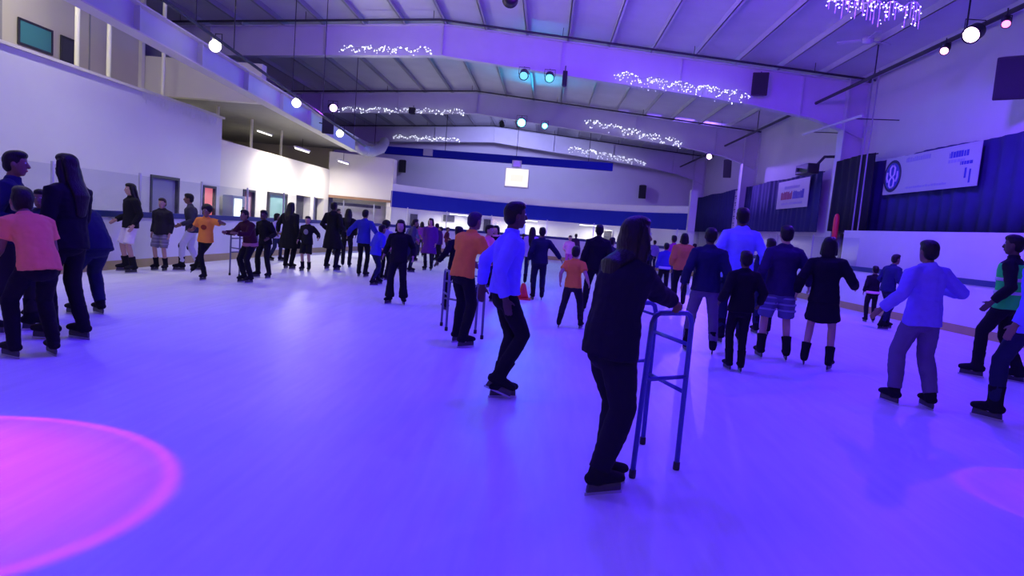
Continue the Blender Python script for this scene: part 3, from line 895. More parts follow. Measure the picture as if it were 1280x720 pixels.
# ================================================================ people
def loft(bm, pts, radii, side, n=12, cap0=True, cap1=True):
    """closed tube of elliptic rings: radii (a along side, b across it); rounded or flat ends"""
    pts = [V(p) for p in pts]
    k = len(pts)
    rings = []
    ss = [None]
    def frame(i):
        a, b = pts[max(i - 1, 0)], pts[min(i + 1, k - 1)]
        t = (b - a)
        t = t.normalized() if t.length > 1e-9 else V((0, 0, 1))
        ref = ss[0] if ss[0] is not None else V(side)
        s = ref - t * ref.dot(t)
        if s.length < .12:
            s = t.orthogonal() if ss[0] is None else t.cross(t.cross(ss[0]) + V((.01, .02, .03)))
        s.normalize()
        ss[0] = s
        return t, s, t.cross(s)
    def ring(c, s, w, a, b):
        return [bm.verts.new(c + s * (a * cos(2 * pi * j / n)) + w * (b * sin(2 * pi * j / n))) for j in range(n)]
    for i in range(k):
        t, s, w = frame(i)
        a, b = radii[i] if isinstance(radii[i], (tuple, list)) else (radii[i], radii[i])
        if i == 0 and cap0:
            m = min(a, b)
            rings.append(ring(pts[i] - t * m * .85, s, w, a * .5, b * .5))
            rings.append(ring(pts[i] - t * m * .5, s, w, a * .86, b * .86))
        rings.append(ring(pts[i], s, w, a, b))
        if i == k - 1 and cap1:
            m = min(a, b)
            rings.append(ring(pts[i] + t * m * .5, s, w, a * .86, b * .86))
            rings.append(ring(pts[i] + t * m * .85, s, w, a * .5, b * .5))
    for A, B in zip(rings, rings[1:]):
        for j in range(n):
            bm.faces.new((A[j], A[(j + 1) % n], B[(j + 1) % n], B[j]))
    bm.faces.new(rings[0][::-1])
    bm.faces.new(rings[-1])
    return bm

def ell(bm, c, r, R=None, seg=14):
    M = Matrix.Translation(V(c)) @ (R.to_4x4() if R else Matrix.Identity(4)) @ Matrix.Diagonal((*r, 1))
    bmesh.ops.create_uvsphere(bm, u_segments=seg, v_segments=seg // 2 + 2, radius=1, matrix=M)
    return bm

DG = None
def fuse(name, bm, vox, m, parent, smooth=3, wr=0.0, scale=1.0, keep=None):
    """melt overlapping closed pieces into one continuous skin"""
    bmesh.ops.recalc_face_normals(bm, faces=bm.faces)
    me = bpy.data.meshes.new('tmp')
    bm.to_mesh(me)
    bm.free()
    o = bpy.data.objects.new('tmp', me)
    COL.objects.link(o)
    md = o.modifiers.new('r', 'REMESH')
    md.mode = 'VOXEL'
    md.voxel_size = vox
    if smooth:
        s = o.modifiers.new('s', 'SMOOTH')
        s.factor = .5
        s.iterations = smooth
    dg = bpy.context.evaluated_depsgraph_get()
    ev = o.evaluated_get(dg)
    out = bpy.data.meshes.new_from_object(ev, depsgraph=dg)
    bpy.data.objects.remove(o)
    bpy.data.meshes.remove(me)
    if wr > 0 and name != 'x':
        nrm = [v.normal.copy() for v in out.vertices]
        off = V((random.random() * 9, random.random() * 9, 0))
        for v, nn in zip(out.vertices, nrm):
            q = v.co
            a = noise.noise(V((q.x * 9, q.y * 9, q.z * 6)) + off)
            b = noise.noise(V((q.x * 20, q.y * 20, q.z * 26)) + off)
            v.co = q + nn * (wr * a + wr * .5 * b)
    if scale != 1.0:
        for v in out.vertices:
            v.co = v.co * scale
    for p in out.polygons:
        p.use_smooth = True
    out.materials.clear()
    out.materials.append(m)
    out.name = name
    q = bpy.data.objects.new(name, out)
    COL.objects.link(q)
    q.parent = parent
    return q

def ik(a, b, l1, l2, pole):
    """middle joint of a two-bone limb from a towards b; returns joint and reachable end"""
    a, b = V(a), V(b)
    d = b - a
    L = d.length
    mx = (l1 + l2) * .995
    if L > mx:
        d = d * (mx / L)
        b = a + d
        L = mx
    L = max(L, abs(l1 - l2) + .02)
    x = (l1 * l1 - l2 * l2 + L * L) / (2 * L)
    h = sqrt(max(l1 * l1 - x * x, 0))
    dn = d.normalized()
    p = V(pole) - dn * V(pole).dot(dn)
    p = p.normalized() if p.length > 1e-5 else dn.orthogonal().normalized()
    return a + dn * x + p * h, b

def cloth(c, kind='cloth'):
    return mat('%s_%02d_%02d_%02d' % (kind, c[0] * 99, c[1] * 99, c[2] * 99), c, .85, var=.10, vscale=14, spec=.2)

def hair_mat(c):
    nm = 'hair_%02d_%02d_%02d' % tuple(int(x * 999) for x in c)
    if nm in _M:
        return _M[nm]
    m = mat(nm, c, .5, spec=.3)
    nt = m.node_tree
    tc = nt.nodes.new('ShaderNodeTexCoord'); mp = nt.nodes.new('ShaderNodeMapping'); mp.inputs['Scale'].default_value = (90, 90, 6)
    n = nt.nodes.new('ShaderNodeTexNoise'); n.inputs['Scale'].default_value = 1; n.inputs['Detail'].default_value = 3
    bp = nt.nodes.new('ShaderNodeBump'); bp.inputs['Strength'].default_value = .7; bp.inputs['Distance'].default_value = .01
    nt.links.new(tc.outputs['Object'], mp.inputs[0]); nt.links.new(mp.outputs[0], n.inputs['Vector'])
    nt.links.new(n.outputs['Fac'], bp.inputs['Height']); nt.links.new(bp.outputs[0], nt.nodes['Principled BSDF'].inputs['Normal'])
    return m

SKIN = {'a': (.50, .31, .22), 'b': (.22, .12, .075), 'c': (.09, .05, .035)}
M_blade = mat('skate_steel', (.5, .5, .52), .3, .9)
M_holder = mat('skate_holder', (.05, .05, .06), .5)
M_eye = mat('eye_white', (.75, .75, .75), .3)
M_lip = mat('lip', (.30, .10, .09), .5)
BLK, DRK, NAVY = (.010, .010, .014), (.022, .02, .028), (.016, .02, .06)
HAIRK, HAIRB = (.008, .007, .007), (.03, .017, .010)

def person(label, fx, fy, hy, head=0, H=None, top=('jacket', BLK), bot=('trousers', BLK), hair=('short', HAIRK), skin='b',
           feet=((-.11, 0, 0), (.11, 0, 0)), toe=(8, 8), arms=((.10, .03, -.50), (.10, .03, -.50)), hands=None, lean=0, roll=0, twist=0,
           look=(0, 0), knee=1.0, skate=BLK, kid=None, drop=0.0, girth=1.0, extra=(), sc_px=None, sh=1.0, grip=False):
    """one skater. head: heading in degrees, 0 away from the viewer, 90 to the right, 180 towards the viewer.
    feet: ankle offsets (right, forward, up) for left and right; arms: hand offsets from shoulder (outwards, forward, up);
    hands: world targets instead; lean/roll/twist of the trunk; look: head yaw, pitch"""
    base = at(fx, fy)
    if H is None:
        H = on_y(fx, hy, base.y).z * 1.01
    k = H / 1.83
    pxm = F / base.y
    if kid is None:
        kid = max(0, min(1, (1.62 - H) / .55))
    hs = (1 + .22 * kid)
    near = pxm > 120
    vb = .0085 if near else (.011 if pxm > 60 else .013)
    vc = .011 if near else (.014 if pxm > 60 else .017)
    vb, vc = vb / max(k, .8) , vc / max(k, .8)
    root = thing('person', label, 'person', base, -radians(head), 'skaters on the ice')
    def child_obj(name, bm, m, par=None, smooth=True):
        for v in bm.verts:
            v.co *= k
        return obj(name, bm, m, par or root, smooth)
    # --- skeleton
    zank = .16
    tgt = [V((f[0], f[1], zank + f[2])) for f in feet]
    pel = V((sum(t.x for t in tgt) / 2 if feet[0][2] < .05 and feet[1][2] < .05 else (tgt[0].x if feet[0][2] < feet[1][2] else tgt[1].x) * .75, 0, 1.0 - drop))
    lo = [t for t, f in zip(tgt, feet) if f[2] < .05]
    pel.y = sum(t.y for t in lo) / len(lo) - .18 * sin(radians(lean)) * .6
    for t, f, sx in zip(tgt, feet, (-1, 1)):
        if f[2] < .05:
            hip = pel + V((sx * .09, 0, 0))
            flat = sqrt((t.x - hip.x) ** 2 + (t.y - hip.y) ** 2)
            pel.z = min(pel.z, zank + sqrt(max(.843 ** 2 - flat ** 2, .2)))
    Ry, Rp = Matrix.Rotation(radians(roll), 3, 'Y'), lambda a: Matrix.Rotation(-radians(a), 3, 'X')
    Rt = Matrix.Rotation(-radians(twist), 3, 'Z')
    S = [(-.06, .25), (0, .35), (.09, .5), (.18, .7), (.28, .85), (.37, 1), (.45, 1), (.50, 1)]
    def spine(s):
        """point and frame at height s up the trunk"""
        p = pel.copy()
        n_ = 14
        for i in range(n_):
            ss = s * (i + .5) / n_
            w = .3 + .7 * min(1, max(0, ss / .38))
            p = p + (Matrix.Rotation(radians(roll) * w, 3, 'Y') @ Rp(lean * w) @ V((0, 0, s / n_)))
        w = .3 + .7 * min(1, max(0, s / .38))
        return p, Rt @ Matrix.Rotation(radians(roll) * w, 3, 'Y') @ Rp(lean * w) if s > .2 else Matrix.Rotation(radians(roll) * w, 3, 'Y') @ Rp(lean * w)
    chest, RC = spine(.44)
    rightv = RC @ V((1, 0, 0))
    upv = RC @ V((0, 0, 1))
    fwd = RC @ V((0, 1, 0))
    sw = (.175 - .03 * kid * .5) * sh
    shl = [chest + rightv * (-sw) , chest + rightv * sw]
    nb, _ = spine(.52)
    hd = Matrix.Rotation(-radians(look[0] + twist), 3, 'Z') @ Rp(look[1])
    nd = (upv * .55 + V((0, 0, 1)) * .45 + hd @ V((0, .12, 0))).normalized()
    hc = nb + nd * (.105 + .055 * hs)
    # --- limbs
    knees, anks = [], []
    for i, sx in enumerate((-1, 1)):
        hip = pel + V((sx * .09, 0, -.02))
        kn, an = ik(hip, tgt[i], .425, .42, V((sx * .12, 1, 0)))
        knees.append(kn); anks.append(an)
    elb, wri = [], []
    Rw = Matrix.Rotation(radians(head), 3, 'Z')
    for i, sx in enumerate((-1, 1)):
        if hands and hands[i] is not None:
            w_ = (Rw @ (V(hands[i]) - base)) / k
            dd = (w_ - shl[i])
            w_ = w_ - dd.normalized() * .075
        else:
            a = arms[i]
            w_ = shl[i] + V((sx * a[0], a[1], a[2]))
        pole = V((sx * .28, -1, -.25))
        e, w2 = ik(shl[i], w_, .285, .25, pole)
        elb.append(e); wri.append(w2)
    # --- skin
    bm = NB()
    side = rightv
    tr = [(.15, .105), (.16, .11), (.15, .105), (.137, .098), (.148, .106), (.165, .11), (.15, .095), (.085, .065)]
    g = girth
    loft(bm, [spine(s)[0] for s, _ in S], [(a * g * (.9 + .1 * sh) * .88, b * g * .88) for a, b in tr], side, 14)
    loft(bm, [nb - nd * .05, nb + nd * .05, hc - nd * .02], [.062, .052, .052], side, 10)
    # head, built of level rings from chin to crown
    hr = [(-.118, .030, .020, .062), (-.108, .045, .0, .075), (-.085, .058, -.045, .083), (-.05, .068, -.075, .088), (-.01, .075, -.092, .090), (.03, .078, -.098, .092), (.065, .074, -.092, .086), (.095, .058, -.07, .066), (.113, .034, -.04, .036)]
    rings = []
    for z, w, yb, yf in hr:
        ring = []
        for j in range(16):
            a = 2 * pi * j / 16
            x = w * cos(a)
            y = (yf + yb) / 2 + (yf - yb) / 2 * sin(a)
            ring.append(bm.verts.new(hc + hd @ (V((x, y, z)) * hs)))
        rings.append(ring)
    for A, B in zip(rings, rings[1:]):
        for j in range(16):
            bm.faces.new((A[j], A[(j + 1) % 16], B[(j + 1) % 16], B[j]))
    bm.faces.new(rings[0][::-1]); bm.faces.new(rings[-1])
    loft(bm, [hc + hd @ (V((0, .088, .012)) * hs), hc + hd @ (V((0, .106, -.030)) * hs)], [.010 * hs, .016 * hs], hd @ V((1, 0, 0)), 8)
    ell(bm, hc + hd @ (V((0, .088, -.066)) * hs), [c * hs for c in (.022, .010, .010)], hd, 8)
    for sx in (-1, 1):
        ell(bm, hc + hd @ (V((sx * .078, -.005, -.012)) * hs), [c * hs for c in (.012, .020, .032)], hd, 8)
    for i, sx in enumerate((-1, 1)):
        loft(bm, [shl[i] - rightv * sx * .03, shl[i].lerp(elb[i], .25), shl[i].lerp(elb[i], .5), elb[i]], [.044, .046, .047, .042], fwd, 10)
        loft(bm, [elb[i], elb[i].lerp(wri[i], .35), wri[i]], [.042, .041, (.030, .026)], fwd, 10)
        # hand: palm, four fingers and a thumb
        fd = (wri[i] - elb[i]).normalized()
        inn = V((-sx, 0, 0)) - fd * V((-sx, 0, 0)).dot(fd)
        inn = inn.normalized() if inn.length > .15 else (V((0, 0, -1)) - fd * V((0, 0, -1)).dot(fd)).normalized()
        if hands and hands[i] is not None:
            inn = (V((0, 0, -1)) - fd * V((0, 0, -1)).dot(fd))
            inn = inn.normalized() if inn.length > .1 else V((0, 1, 0))
        wd = fd.cross(inn).normalized()
        if wd.dot(V((0, 1, 0)) if not (hands and hands[i] is not None) else V((-sx, 0, 0))) < 0:
            wd = -wd
        loft(bm, [wri[i], wri[i] + fd * .045, wri[i] + fd * .085], [(.027, .020), (.038, .016), (.040, .014)], wd, 10)
        curl = 1.15 if (hands and hands[i] is not None) or grip else .38
        for f, (off, ln) in enumerate(((.030, .070), (.010, .078), (-.010, .073), (-.029, .058))):
            p = wri[i] + fd * .085 + wd * off
            d1 = fd
            pts = [p - fd * .02, p]
            for q in range(3):
                d1 = (Matrix.Rotation(curl * .55, 3, fd.cross(inn)) @ d1)
                p = p + d1 * ln * (.42, .32, .26)[q]
                pts.append(p)
            rr = max(.0088, vb * .72)
            loft(bm, pts, [rr, rr, rr, rr * .93, rr * .85], wd, 6)
        p0 = wri[i] + fd * .025 + wd * .030
        d1 = (fd * .75 + wd * .65 + inn * .25).normalized()
        p1 = p0 + d1 * .036
        p2 = p1 + (d1 + inn * .4 + fd * .3).normalized() * .030
        loft(bm, [p0 - d1 * .015, p0, p1, p2], [max(.011, vb * .8)] * 3 + [max(.009, vb * .7)], inn, 6)
    for i in range(2):
        hip = pel + V(((-1, 1)[i] * .085, 0, -.02))
        loft(bm, [hip, hip.lerp(knees[i], .45), knees[i]], [.082 * g, .070 * g, .053], (1, 0, 0), 12)
        c_ = knees[i].lerp(anks[i], .3)
        loft(bm, [knees[i], c_, anks[i]], [.053, .053, .036], (1, 0, 0), 12)
    body = fuse('body', bm, vb, mat('skin_' + skin, SKIN[skin], .55, var=.05, vscale=10), root, 2, 0, k)
    # eyes and mouth
    if pxm > 38 or near:
        for sx in (-1, 1):
            e = NB(); ell(e, hc + hd @ (V((sx * .030, .083, .008)) * hs), [c * hs for c in (.013, .008, .008)], hd, 10)
            child_obj('eye', e, M_eye)
            e = NB(); ell(e, hc + hd @ (V((sx * .030, .0895, .008)) * hs), [c * hs for c in (.006, .003, .006)], hd, 8)
            child_obj('iris', e, M_black)
        e = NB(); ell(e, hc + hd @ (V((0, .090, -.066)) * hs), [c * hs for c in (.024, .009, .008)], hd, 10)
        child_obj('mouth', e, M_lip)
    # --- hair or headwear
    hk, hcol = hair
    hm = hair_mat(hcol)
    def hp(x, y, z):
        return hc + hd @ (V((x, y, z)) * hs)
    bm = NB()
    if hk == 'bald':
        bm.free(); bm = None
    else:
        ell(bm, hp(0, -.016, .028), [c * hs for c in (.088, .098, .098)], hd)
        ell(bm, hp(0, -.045, -.02), [c * hs for c in (.080, .062, .075)], hd)
        ell(bm, hp(0, .012, .078), [c * hs for c in (.080, .090, .050)], hd)
        if hk == 'long':
            ln = .42
            back = spine(.40)[0] - fwd * .14
            low = spine(.22)[0] - fwd * .13
            loft(bm, [hp(0, -.03, .06), hp(0, -.07, -.05), nb - fwd * .075 + upv * .02, back, low], [(.085, .06), (.092, .055), (.10, .045), (.095, .04), (.06, .025)], rightv, 12)
            for sx in (-1, 1):
                loft(bm, [hp(sx * .075, .01, .04), hp(sx * .085, .0, -.07), nb + rightv * sx * .085 + upv * -.02 - fwd * .02], [.025, .032, .028], fwd, 8)
        elif hk == 'mid':
            bk_ = spine(.46)[0] - fwd * .125
            loft(bm, [hp(0, -.03, .06), hp(0, -.06, -.03), hp(0, -.07, -.12), bk_, bk_ - upv * .09], [(.088, .062), (.100, .062), (.108, .058), (.115, .045), (.07, .022)], rightv, 12)
            for sx in (-1, 1):
                loft(bm, [hp(sx * .074, .012, .04), hp(sx * .090, .004, -.07), nb + rightv * sx * .10 + fwd * .02, nb + rightv * sx * .10 + fwd * .05 - upv * .08], [.026, .036, .034, .018], fwd, 8)
        elif hk == 'bob':
            loft(bm, [hp(0, -.03, .05), hp(0, -.055, -.04), hp(0, -.055, -.13)], [(.088, .065), (.098, .06), (.088, .05)], rightv, 12)
            for sx in (-1, 1):
                loft(bm, [hp(sx * .078, .01, .03), hp(sx * .088, .0, -.11)], [.024, .028], fwd, 8)
        elif hk == 'pony':
            loft(bm, [hp(0, -.09, .05), hp(0, -.15, .03), hp(0, -.165, -.08), hp(0, -.14, -.2)], [.028, .038, .036, .018], rightv, 10)
        elif hk == 'bun':
            ell(bm, hp(0, -.06, .125), [c * hs for c in (.05, .05, .045)], hd)
        elif hk == 'afro':
            ell(bm, hp(0, -.03, .05), [c * hs for c in (.125, .12, .115)], hd)
        elif hk == 'beanie':
            ell(bm, hp(0, -.008, .045), [c * hs for c in (.092, .104, .095)], hd)
        elif hk == 'hood':
            ell(bm, hp(0, -.025, .015), [c * hs for c in (.105, .105, .125)], hd)
            loft(bm, [hp(0, -.05, -.02), nb - fwd * .05], [.1, .11], rightv, 12)
        fuse({'beanie': 'beanie', 'hood': 'hood'}.get(hk, 'hair'), bm, vc, hm if hk not in ('hood', 'beanie') else cloth(hcol), root, 2, .004, k)
    # --- top
    tk, tc = top[0], top[1]
    pad, hem, sl_ = {'tee': (.026, -.08, .62), 'jacket': (.032, -.10, 1.95), 'hoodie': (.034, -.11, 1.93), 'coat': (.034, -.42, 1.95), 'shirt': (.028, -.13, 1.92), 'dress': (.02, -.34, 1.9), 'vest': (.030, -.10, 1.93), 'pullover': (.030, -.03, 1.92), 'puffer': (.05, -.1, 1.95)}[tk]
    bm = NB()
    pts, rad = [], []
    if hem < -.1 and tk in ('coat', 'dress'):
        mid = (knees[0] + knees[1]) / 2
        dn = (V((mid.x - pel.x, (mid.y - pel.y) * .6, -.42)) / .42)
        for h_ in (hem, hem * .5):
            fl = .03 * (-h_) / .4
            spread = abs(knees[0].x - knees[1].x) * .5 * (-h_ / .42)
            pts.append(pel + dn * (-h_)); rad.append(((.165 + fl + spread * .6) * g + pad, (.12 + fl) * g + pad))
    else:
        d0 = spine(-.06)[0] - spine(0)[0]
        pts.append(pel + d0.normalized() * (-hem)); rad.append((.168 * g + pad, .118 * g + pad))
    for (s, _), (a, b) in zip(S[1:], tr[1:]):
        pts.append(spine(s)[0]); rad.append((a * g * (.9 + .1 * sh) + pad * (1 if s < .48 else .45), b * g + pad * (1 if s < .48 else .3)))
    loft(bm, pts, rad, side, 16, False, True)
    for i, sx in enumerate((-1, 1)):
        ap = pad * .75
        P = [shl[i] - rightv * sx * .05, shl[i], shl[i].lerp(elb[i], .5), elb[i], elb[i].lerp(wri[i], .45), elb[i].lerp(wri[i], sl_ - 1 if sl_ > 1 else .5)]
        Rr = [.062 + ap, .060 + ap, .050 + ap, .044 + ap, .041 + ap, .034 + ap * .8]
        if sl_ < 1:
            P = [P[0], P[1], shl[i].lerp(elb[i], sl_)]
            Rr = [.062 + ap, .062 + ap, .056 + ap * 1.3]
        loft(bm, P, Rr, fwd, 12, True, False)
    if tk in ('hoodie', 'coat') and hk != 'hood':
        loft(bm, [nb + rightv * .075 + fwd * .01, nb - fwd * .085 + upv * .0, nb - rightv * .075 + fwd * .01], [.035, (.06, .045), .035], upv, 10)
        ell(bm, nb - fwd * .09 - upv * .05, (.10, .05, .075), RC)
    if tk in ('jacket', 'shirt', 'pullover', 'puffer', 'vest'):
        loft(bm, [nb - upv * .035, nb + nd * .035], [(.085, .075), (.068, .066)], rightv, 12, False, False)
    nm = {'tee': 'tshirt', 'jacket': 'jacket', 'hoodie': 'hoodie', 'coat': 'coat', 'shirt': 'shirt', 'dress': 'dress', 'vest': 'jacket', 'pullover': 'shirt', 'puffer': 'puffer_jacket'}[tk]
    fuse(nm, bm, vc, cloth(tc), root, 2, .010 if pxm > 45 else .005, k)
    if tk == 'vest':      # bright sleeveless vest over the jacket
        bm = NB()
        loft(bm, [p for p in pts[:-1]], [(a + .014, b + .014) for a, b in rad[:-1]], side, 16, False, False)
        fuse('safety_vest', bm, vc, cloth(top[2]), root, 2, .006, k)
        for s in (.10, .26):
            b2 = NB()
            c_, Rr = spine(s)
            w_ = [(a, b) for (s2, _), (a, b) in zip(S, tr) if abs(s2 - s) < .06]
            a, b = w_[0] if w_ else (.15, .11)
            loft(b2, [c_ - (Rr @ V((0, 0, .02))), c_ + (Rr @ V((0, 0, .02)))], [(a * g + pad + .02, b * g + pad + .02)] * 2, side, 20, False, False)
            child_obj('reflective_band', b2, mat('reflective_grey', (.5, .55, .5), .4))
    # --- legs
    bk, bc = bot
    bp, cuff = {'trousers': (.020, .93), 'leggings': (.010, .93), 'jeans': (.018, .95), 'baggy': (.032, .97), 'shorts': (.026, -.80), 'skirt': (.02, -.6), 'flared': (.022, 1.0)}[bk]
    bw = min(bp, .008)
    bm = NB()
    loft(bm, [spine(-.08)[0] if bk != 'skirt' else spine(.0)[0], spine(0)[0], spine(.07)[0]], [(.152 * g + bw, .106 * g + bw), (.158 * g + bw, .108 * g + bw), (.140 * g + bw, .096 * g + bw)], (1, 0, 0), 14)
    if bk == 'skirt':
        mid = (knees[0] + knees[1]) / 2
        dn = V((mid.x - pel.x, mid.y - pel.y, -.4))
        loft(bm, [spine(.06)[0], pel + V((0, 0, -.06)), pel + dn * .80], [(.155, .11), (.185, .145), (.23, .19)], (1, 0, 0), 18, True, False)
    else:
        for i, sx in enumerate((-1, 1)):
            hip = pel + V((sx * .085, 0, -.02))
            if cuff < 0:
                loft(bm, [hip, hip.lerp(knees[i], .25), hip.lerp(knees[i], .5), hip.lerp(knees[i], .98)], [.080 * g + bw, .080 * g + bp * .7, .078 * g + bp, .068 * g + bp * 1.15], (1, 0, 0), 14, True, False)
            else:
                q = knees[i].lerp(anks[i], cuff)
                fl = .045 if bk == 'flared' else 0
                loft(bm, [hip, hip.lerp(knees[i], .2), hip.lerp(knees[i], .45), knees[i], knees[i].lerp(anks[i], .35), q], [.076 * g + bw, .078 * g + bp * .7, .071 * g + bp, .055 + bp, .053 + bp, .046 + bp * .8 + fl], (1, 0, 0), 14, True, False)
    fuse({'trousers': 'trousers', 'leggings': 'leggings', 'jeans': 'jeans', 'baggy': 'trousers', 'shorts': 'shorts', 'skirt': 'skirt', 'flared': 'trousers'}[bk], bm, vc, cloth(bc), root, 2, .009 if pxm > 45 else .004, k)
    # --- skates
    for i, sx in enumerate((-1, 1)):
        an = anks[i]
        kn = knees[i]
        sh_dir = (kn - an).normalized()
        ty = radians(-sx * toe[i])
        f0 = V((sin(-ty), cos(ty), 0))
        if feet[i][2] >= .05:       # lifted: foot square to the shin
            f0 = (f0 - sh_dir * f0.dot(sh_dir) * .8).normalized()
            upf = (sh_dir - f0 * sh_dir.dot(f0)).normalized()
        else:
            upf = V((0, 0, 1))
        rt = f0.cross(upf).normalized()
        bt = NB()
        solez = -.085
        sole = an + upf * solez
        loft(bt, [an + sh_dir * .17, an + sh_dir * .08, an - f0 * .0 + upf * -.01, an - f0 * .01 + upf * -.05], [(.068, .074), (.058, .066), (.058, .068), (.052, .064)], rt, 12, False, True)
        loft(bt, [sole - f0 * .055 + upf * .035, sole + f0 * .03 + upf * .045, sole + f0 * .11 + upf * .038, sole + f0 * .165 + upf * .030], [(.046, .040), (.050, .050), (.053, .040), (.042, .032)], rt, 12)
        s_ = fuse('skate', bt, vc * .8, cloth(skate, 'boot'), root, 2, 0, k)
        bl = NB()
        def bar(c0, c1, w, h_):
            vs = []
            for c in (c0, c1):
                for a, b in ((-1, -1), (1, -1), (1, 1), (-1, 1)):
                    vs.append(bl.verts.new(c + rt * a * w + upf * b * h_))
            for q in ((0, 1, 2, 3), (7, 6, 5, 4), (0, 4, 5, 1), (1, 5, 6, 2), (2, 6, 7, 3), (3, 7, 4, 0)):
                bl.faces.new([vs[x] for x in q])
        bar(sole - f0 * .085 + upf * -.065, sole + f0 * .185 + upf * -.065, .0025, .010)
        bt_ = child_obj('blade', bl, M_blade, None, False)
        bt_.parent = s_
        bl = NB()
        for w0, w1, w2 in ((-.055, .185, .03),):
            loft(bl, [sole - f0 * .07 + upf * -.02, sole + f0 * .04 + upf * -.034, sole + f0 * .17 + upf * -.022], [(.012, .040), (.008, .026), (.012, .038)], rt, 8, False, False)
        ho = child_obj('blade_holder', bl, M_holder, None, False)
        ho.parent = s_
    # --- prints, scarves and such
    for e in extra:
        if e[0] == 'print':          # soft-edged print on the chest (front or back)
            c_, Rr = spine(.30)
            sgn = 1 if e[2] == 'front' else -1
            b2 = NB()
            ell(b2, c_ + Rr @ V((0, sgn * (.108 * g + pad + .006), 0)), (e[3], .014, e[4]), Rr, 14)
            child_obj('shirt_print', b2, cloth(e[1]))
        elif e[0] == 'waistband':
            c_, Rr = spine(-.03)
            b2 = NB()
            loft(b2, [c_ - Rr @ V((0, 0, .04)), c_ + Rr @ V((0, 0, .04))], [(.165 * g + pad + .012, .115 * g + pad + .012)] * 2, side, 18, False, False)
            child_obj('waistband', b2, cloth(e[1]))
        elif e[0] == 'scarf':
            b2 = NB()
            ringp = [nb + (rightv * cos(a) * .085 + fwd * sin(a) * .085) - upv * .01 for a in [2 * pi * j / 14 for j in range(14)]]
            tube(b2, ringp, .032, 8, closed=True)
            child_obj('scarf', b2, cloth(e[1]))
        elif e[0] == 'backpack':
            c_, Rr = spine(.28)
            b2 = NB()
            ell(b2, c_ + Rr @ V((0, -.17, 0)), (.13, .08, .20), Rr, 14)
            child_obj('backpack', b2, cloth(e[1]))
        elif e[0] == 'knee':
            for i in range(2):
                b2 = NB()
                ell(b2, knees[i] + V((0, .045, -.01)), (.055, .04, .07), None, 12)
                child_obj('knee_patch', b2, cloth(e[1]))
        elif e[0] == 'check':        # crossed stripes woven round the shorts
            for i in range(2):
                hip = pel + V(((-1, 1)[i] * .085, 0, -.02))
                b2 = NB()
                for tt in (.35, .55, .75):
                    c0 = hip.lerp(knees[i], tt)
                    rr = (.085 + (.072 - .085) * tt) * g + bp * (.7 + .45 * tt) + .010
                    loft(b2, [c0 + V((0, 0, -.012)), c0 + V((0, 0, .012))], [rr, rr], (1, 0, 0), 16, False, False)
                child_obj('check_stripe', b2, cloth(e[1]))
    return root, dict(base=base, k=k, hand=[base + (Rw.inverted() @ (w * k)) for w in wri])
# ================================================================ walking frames and cone
def frame_aid(label, near_rear, near_front, far_front, h, m, r=.017):
    """tube walking frame: two arched side frames with rungs and bars across the front; corners given on the ice"""
    a, b, d = V(near_rear), V(near_front), V(far_front)
    c = d + (a - b)
    ctr = (a + b + c + d) / 4
    t = thing('skating_aid', label, 'skating aid', ctr)
    a, b, c, d = a - ctr, b - ctr, c - ctr, d - ctr
    up = V((0, 0, 1))
    for p, q in ((a, b), (c, d)):
        ax = (q - p)
        tuck = ax * .10
        pts = [p + up * .02, p + tuck * .5 + up * (h * .55), p + tuck + up * (h - .06), p + tuck + ax * .05 + up * (h - .02), p + tuck + ax * .14 + up * h,
               q - ax * .14 + up * h, q - ax * .05 + up * (h - .02), q + up * (h - .07), q + up * (h * .5), q + up * .02]
        obj('side_frame', tube(NB(), pts, r, 10), m, t, True)
        bm = NB()
        tube(bm, [p + tuck * .55 + up * (h * .60), q + up * (h * .60)], r * .8, 8)
        obj('rung', bm, m, t, True)
        for s in (p, q):
            obj('rubber_foot', lathe(NB(), [(r * 1.2, 0), (r * 1.35, .01), (r * 1.3, .05), (r, .055)], 10, c=(s.x, s.y, 0)), M_black, t)
    for hh in (.80, .50):
        obj('crossbar', tube(NB(), [b + up * (h * hh), d + up * (h * hh)], r * .85, 8), m, t, True)
    obj('crossbar', tube(NB(), [a + (b - a) * .2 + up * (h * .985), c + (d - c) * .2 + up * (h * .985)], r * .5, 8), m, t, True)
    return dict(h=h, a=a + ctr, b=b + ctr, c=c + ctr, d=d + ctr)
M_bluetube = mat('blue_tube', (.05, .06, .35), .35)
M_greytube = mat('grey_tube', (.16, .16, .24), .4)
fa = at(790, 597); fb = at(845, 587); fd = at(803, 555)
top_h = on_y(805, 391, fa.y).z
W1 = frame_aid('blue tube skating aid held by the dark long-haired woman', fa, fb, fd, top_h, M_bluetube)
grip1 = W1['b'] + (W1['a'] - W1['b']) * .25 + V((0, 0, top_h + .02))
grip1b = W1['d'] + (W1['c'] - W1['d']) * .25 + V((0, 0, top_h + .02))
ga, gb = at(557, 414), at(602, 424)
gd = ga + V((.0, .0, 0))
gdepth = (gb - ga)
pr = V((-gdepth.y, gdepth.x, 0)).normalized()
W2 = frame_aid('dark skating aid in front of the orange shirted skater', gb, gb + V((-.13, .38, 0)), ga + V((-.13, .42, 0)), .82, M_greytube)
ha, hb = at(287, 344), at(299, 346)
W3 = frame_aid('thin grey skating aid beside two dark skaters near the boards', hb, ha, ha + V((.1, .6, 0)), .98, M_greytube)

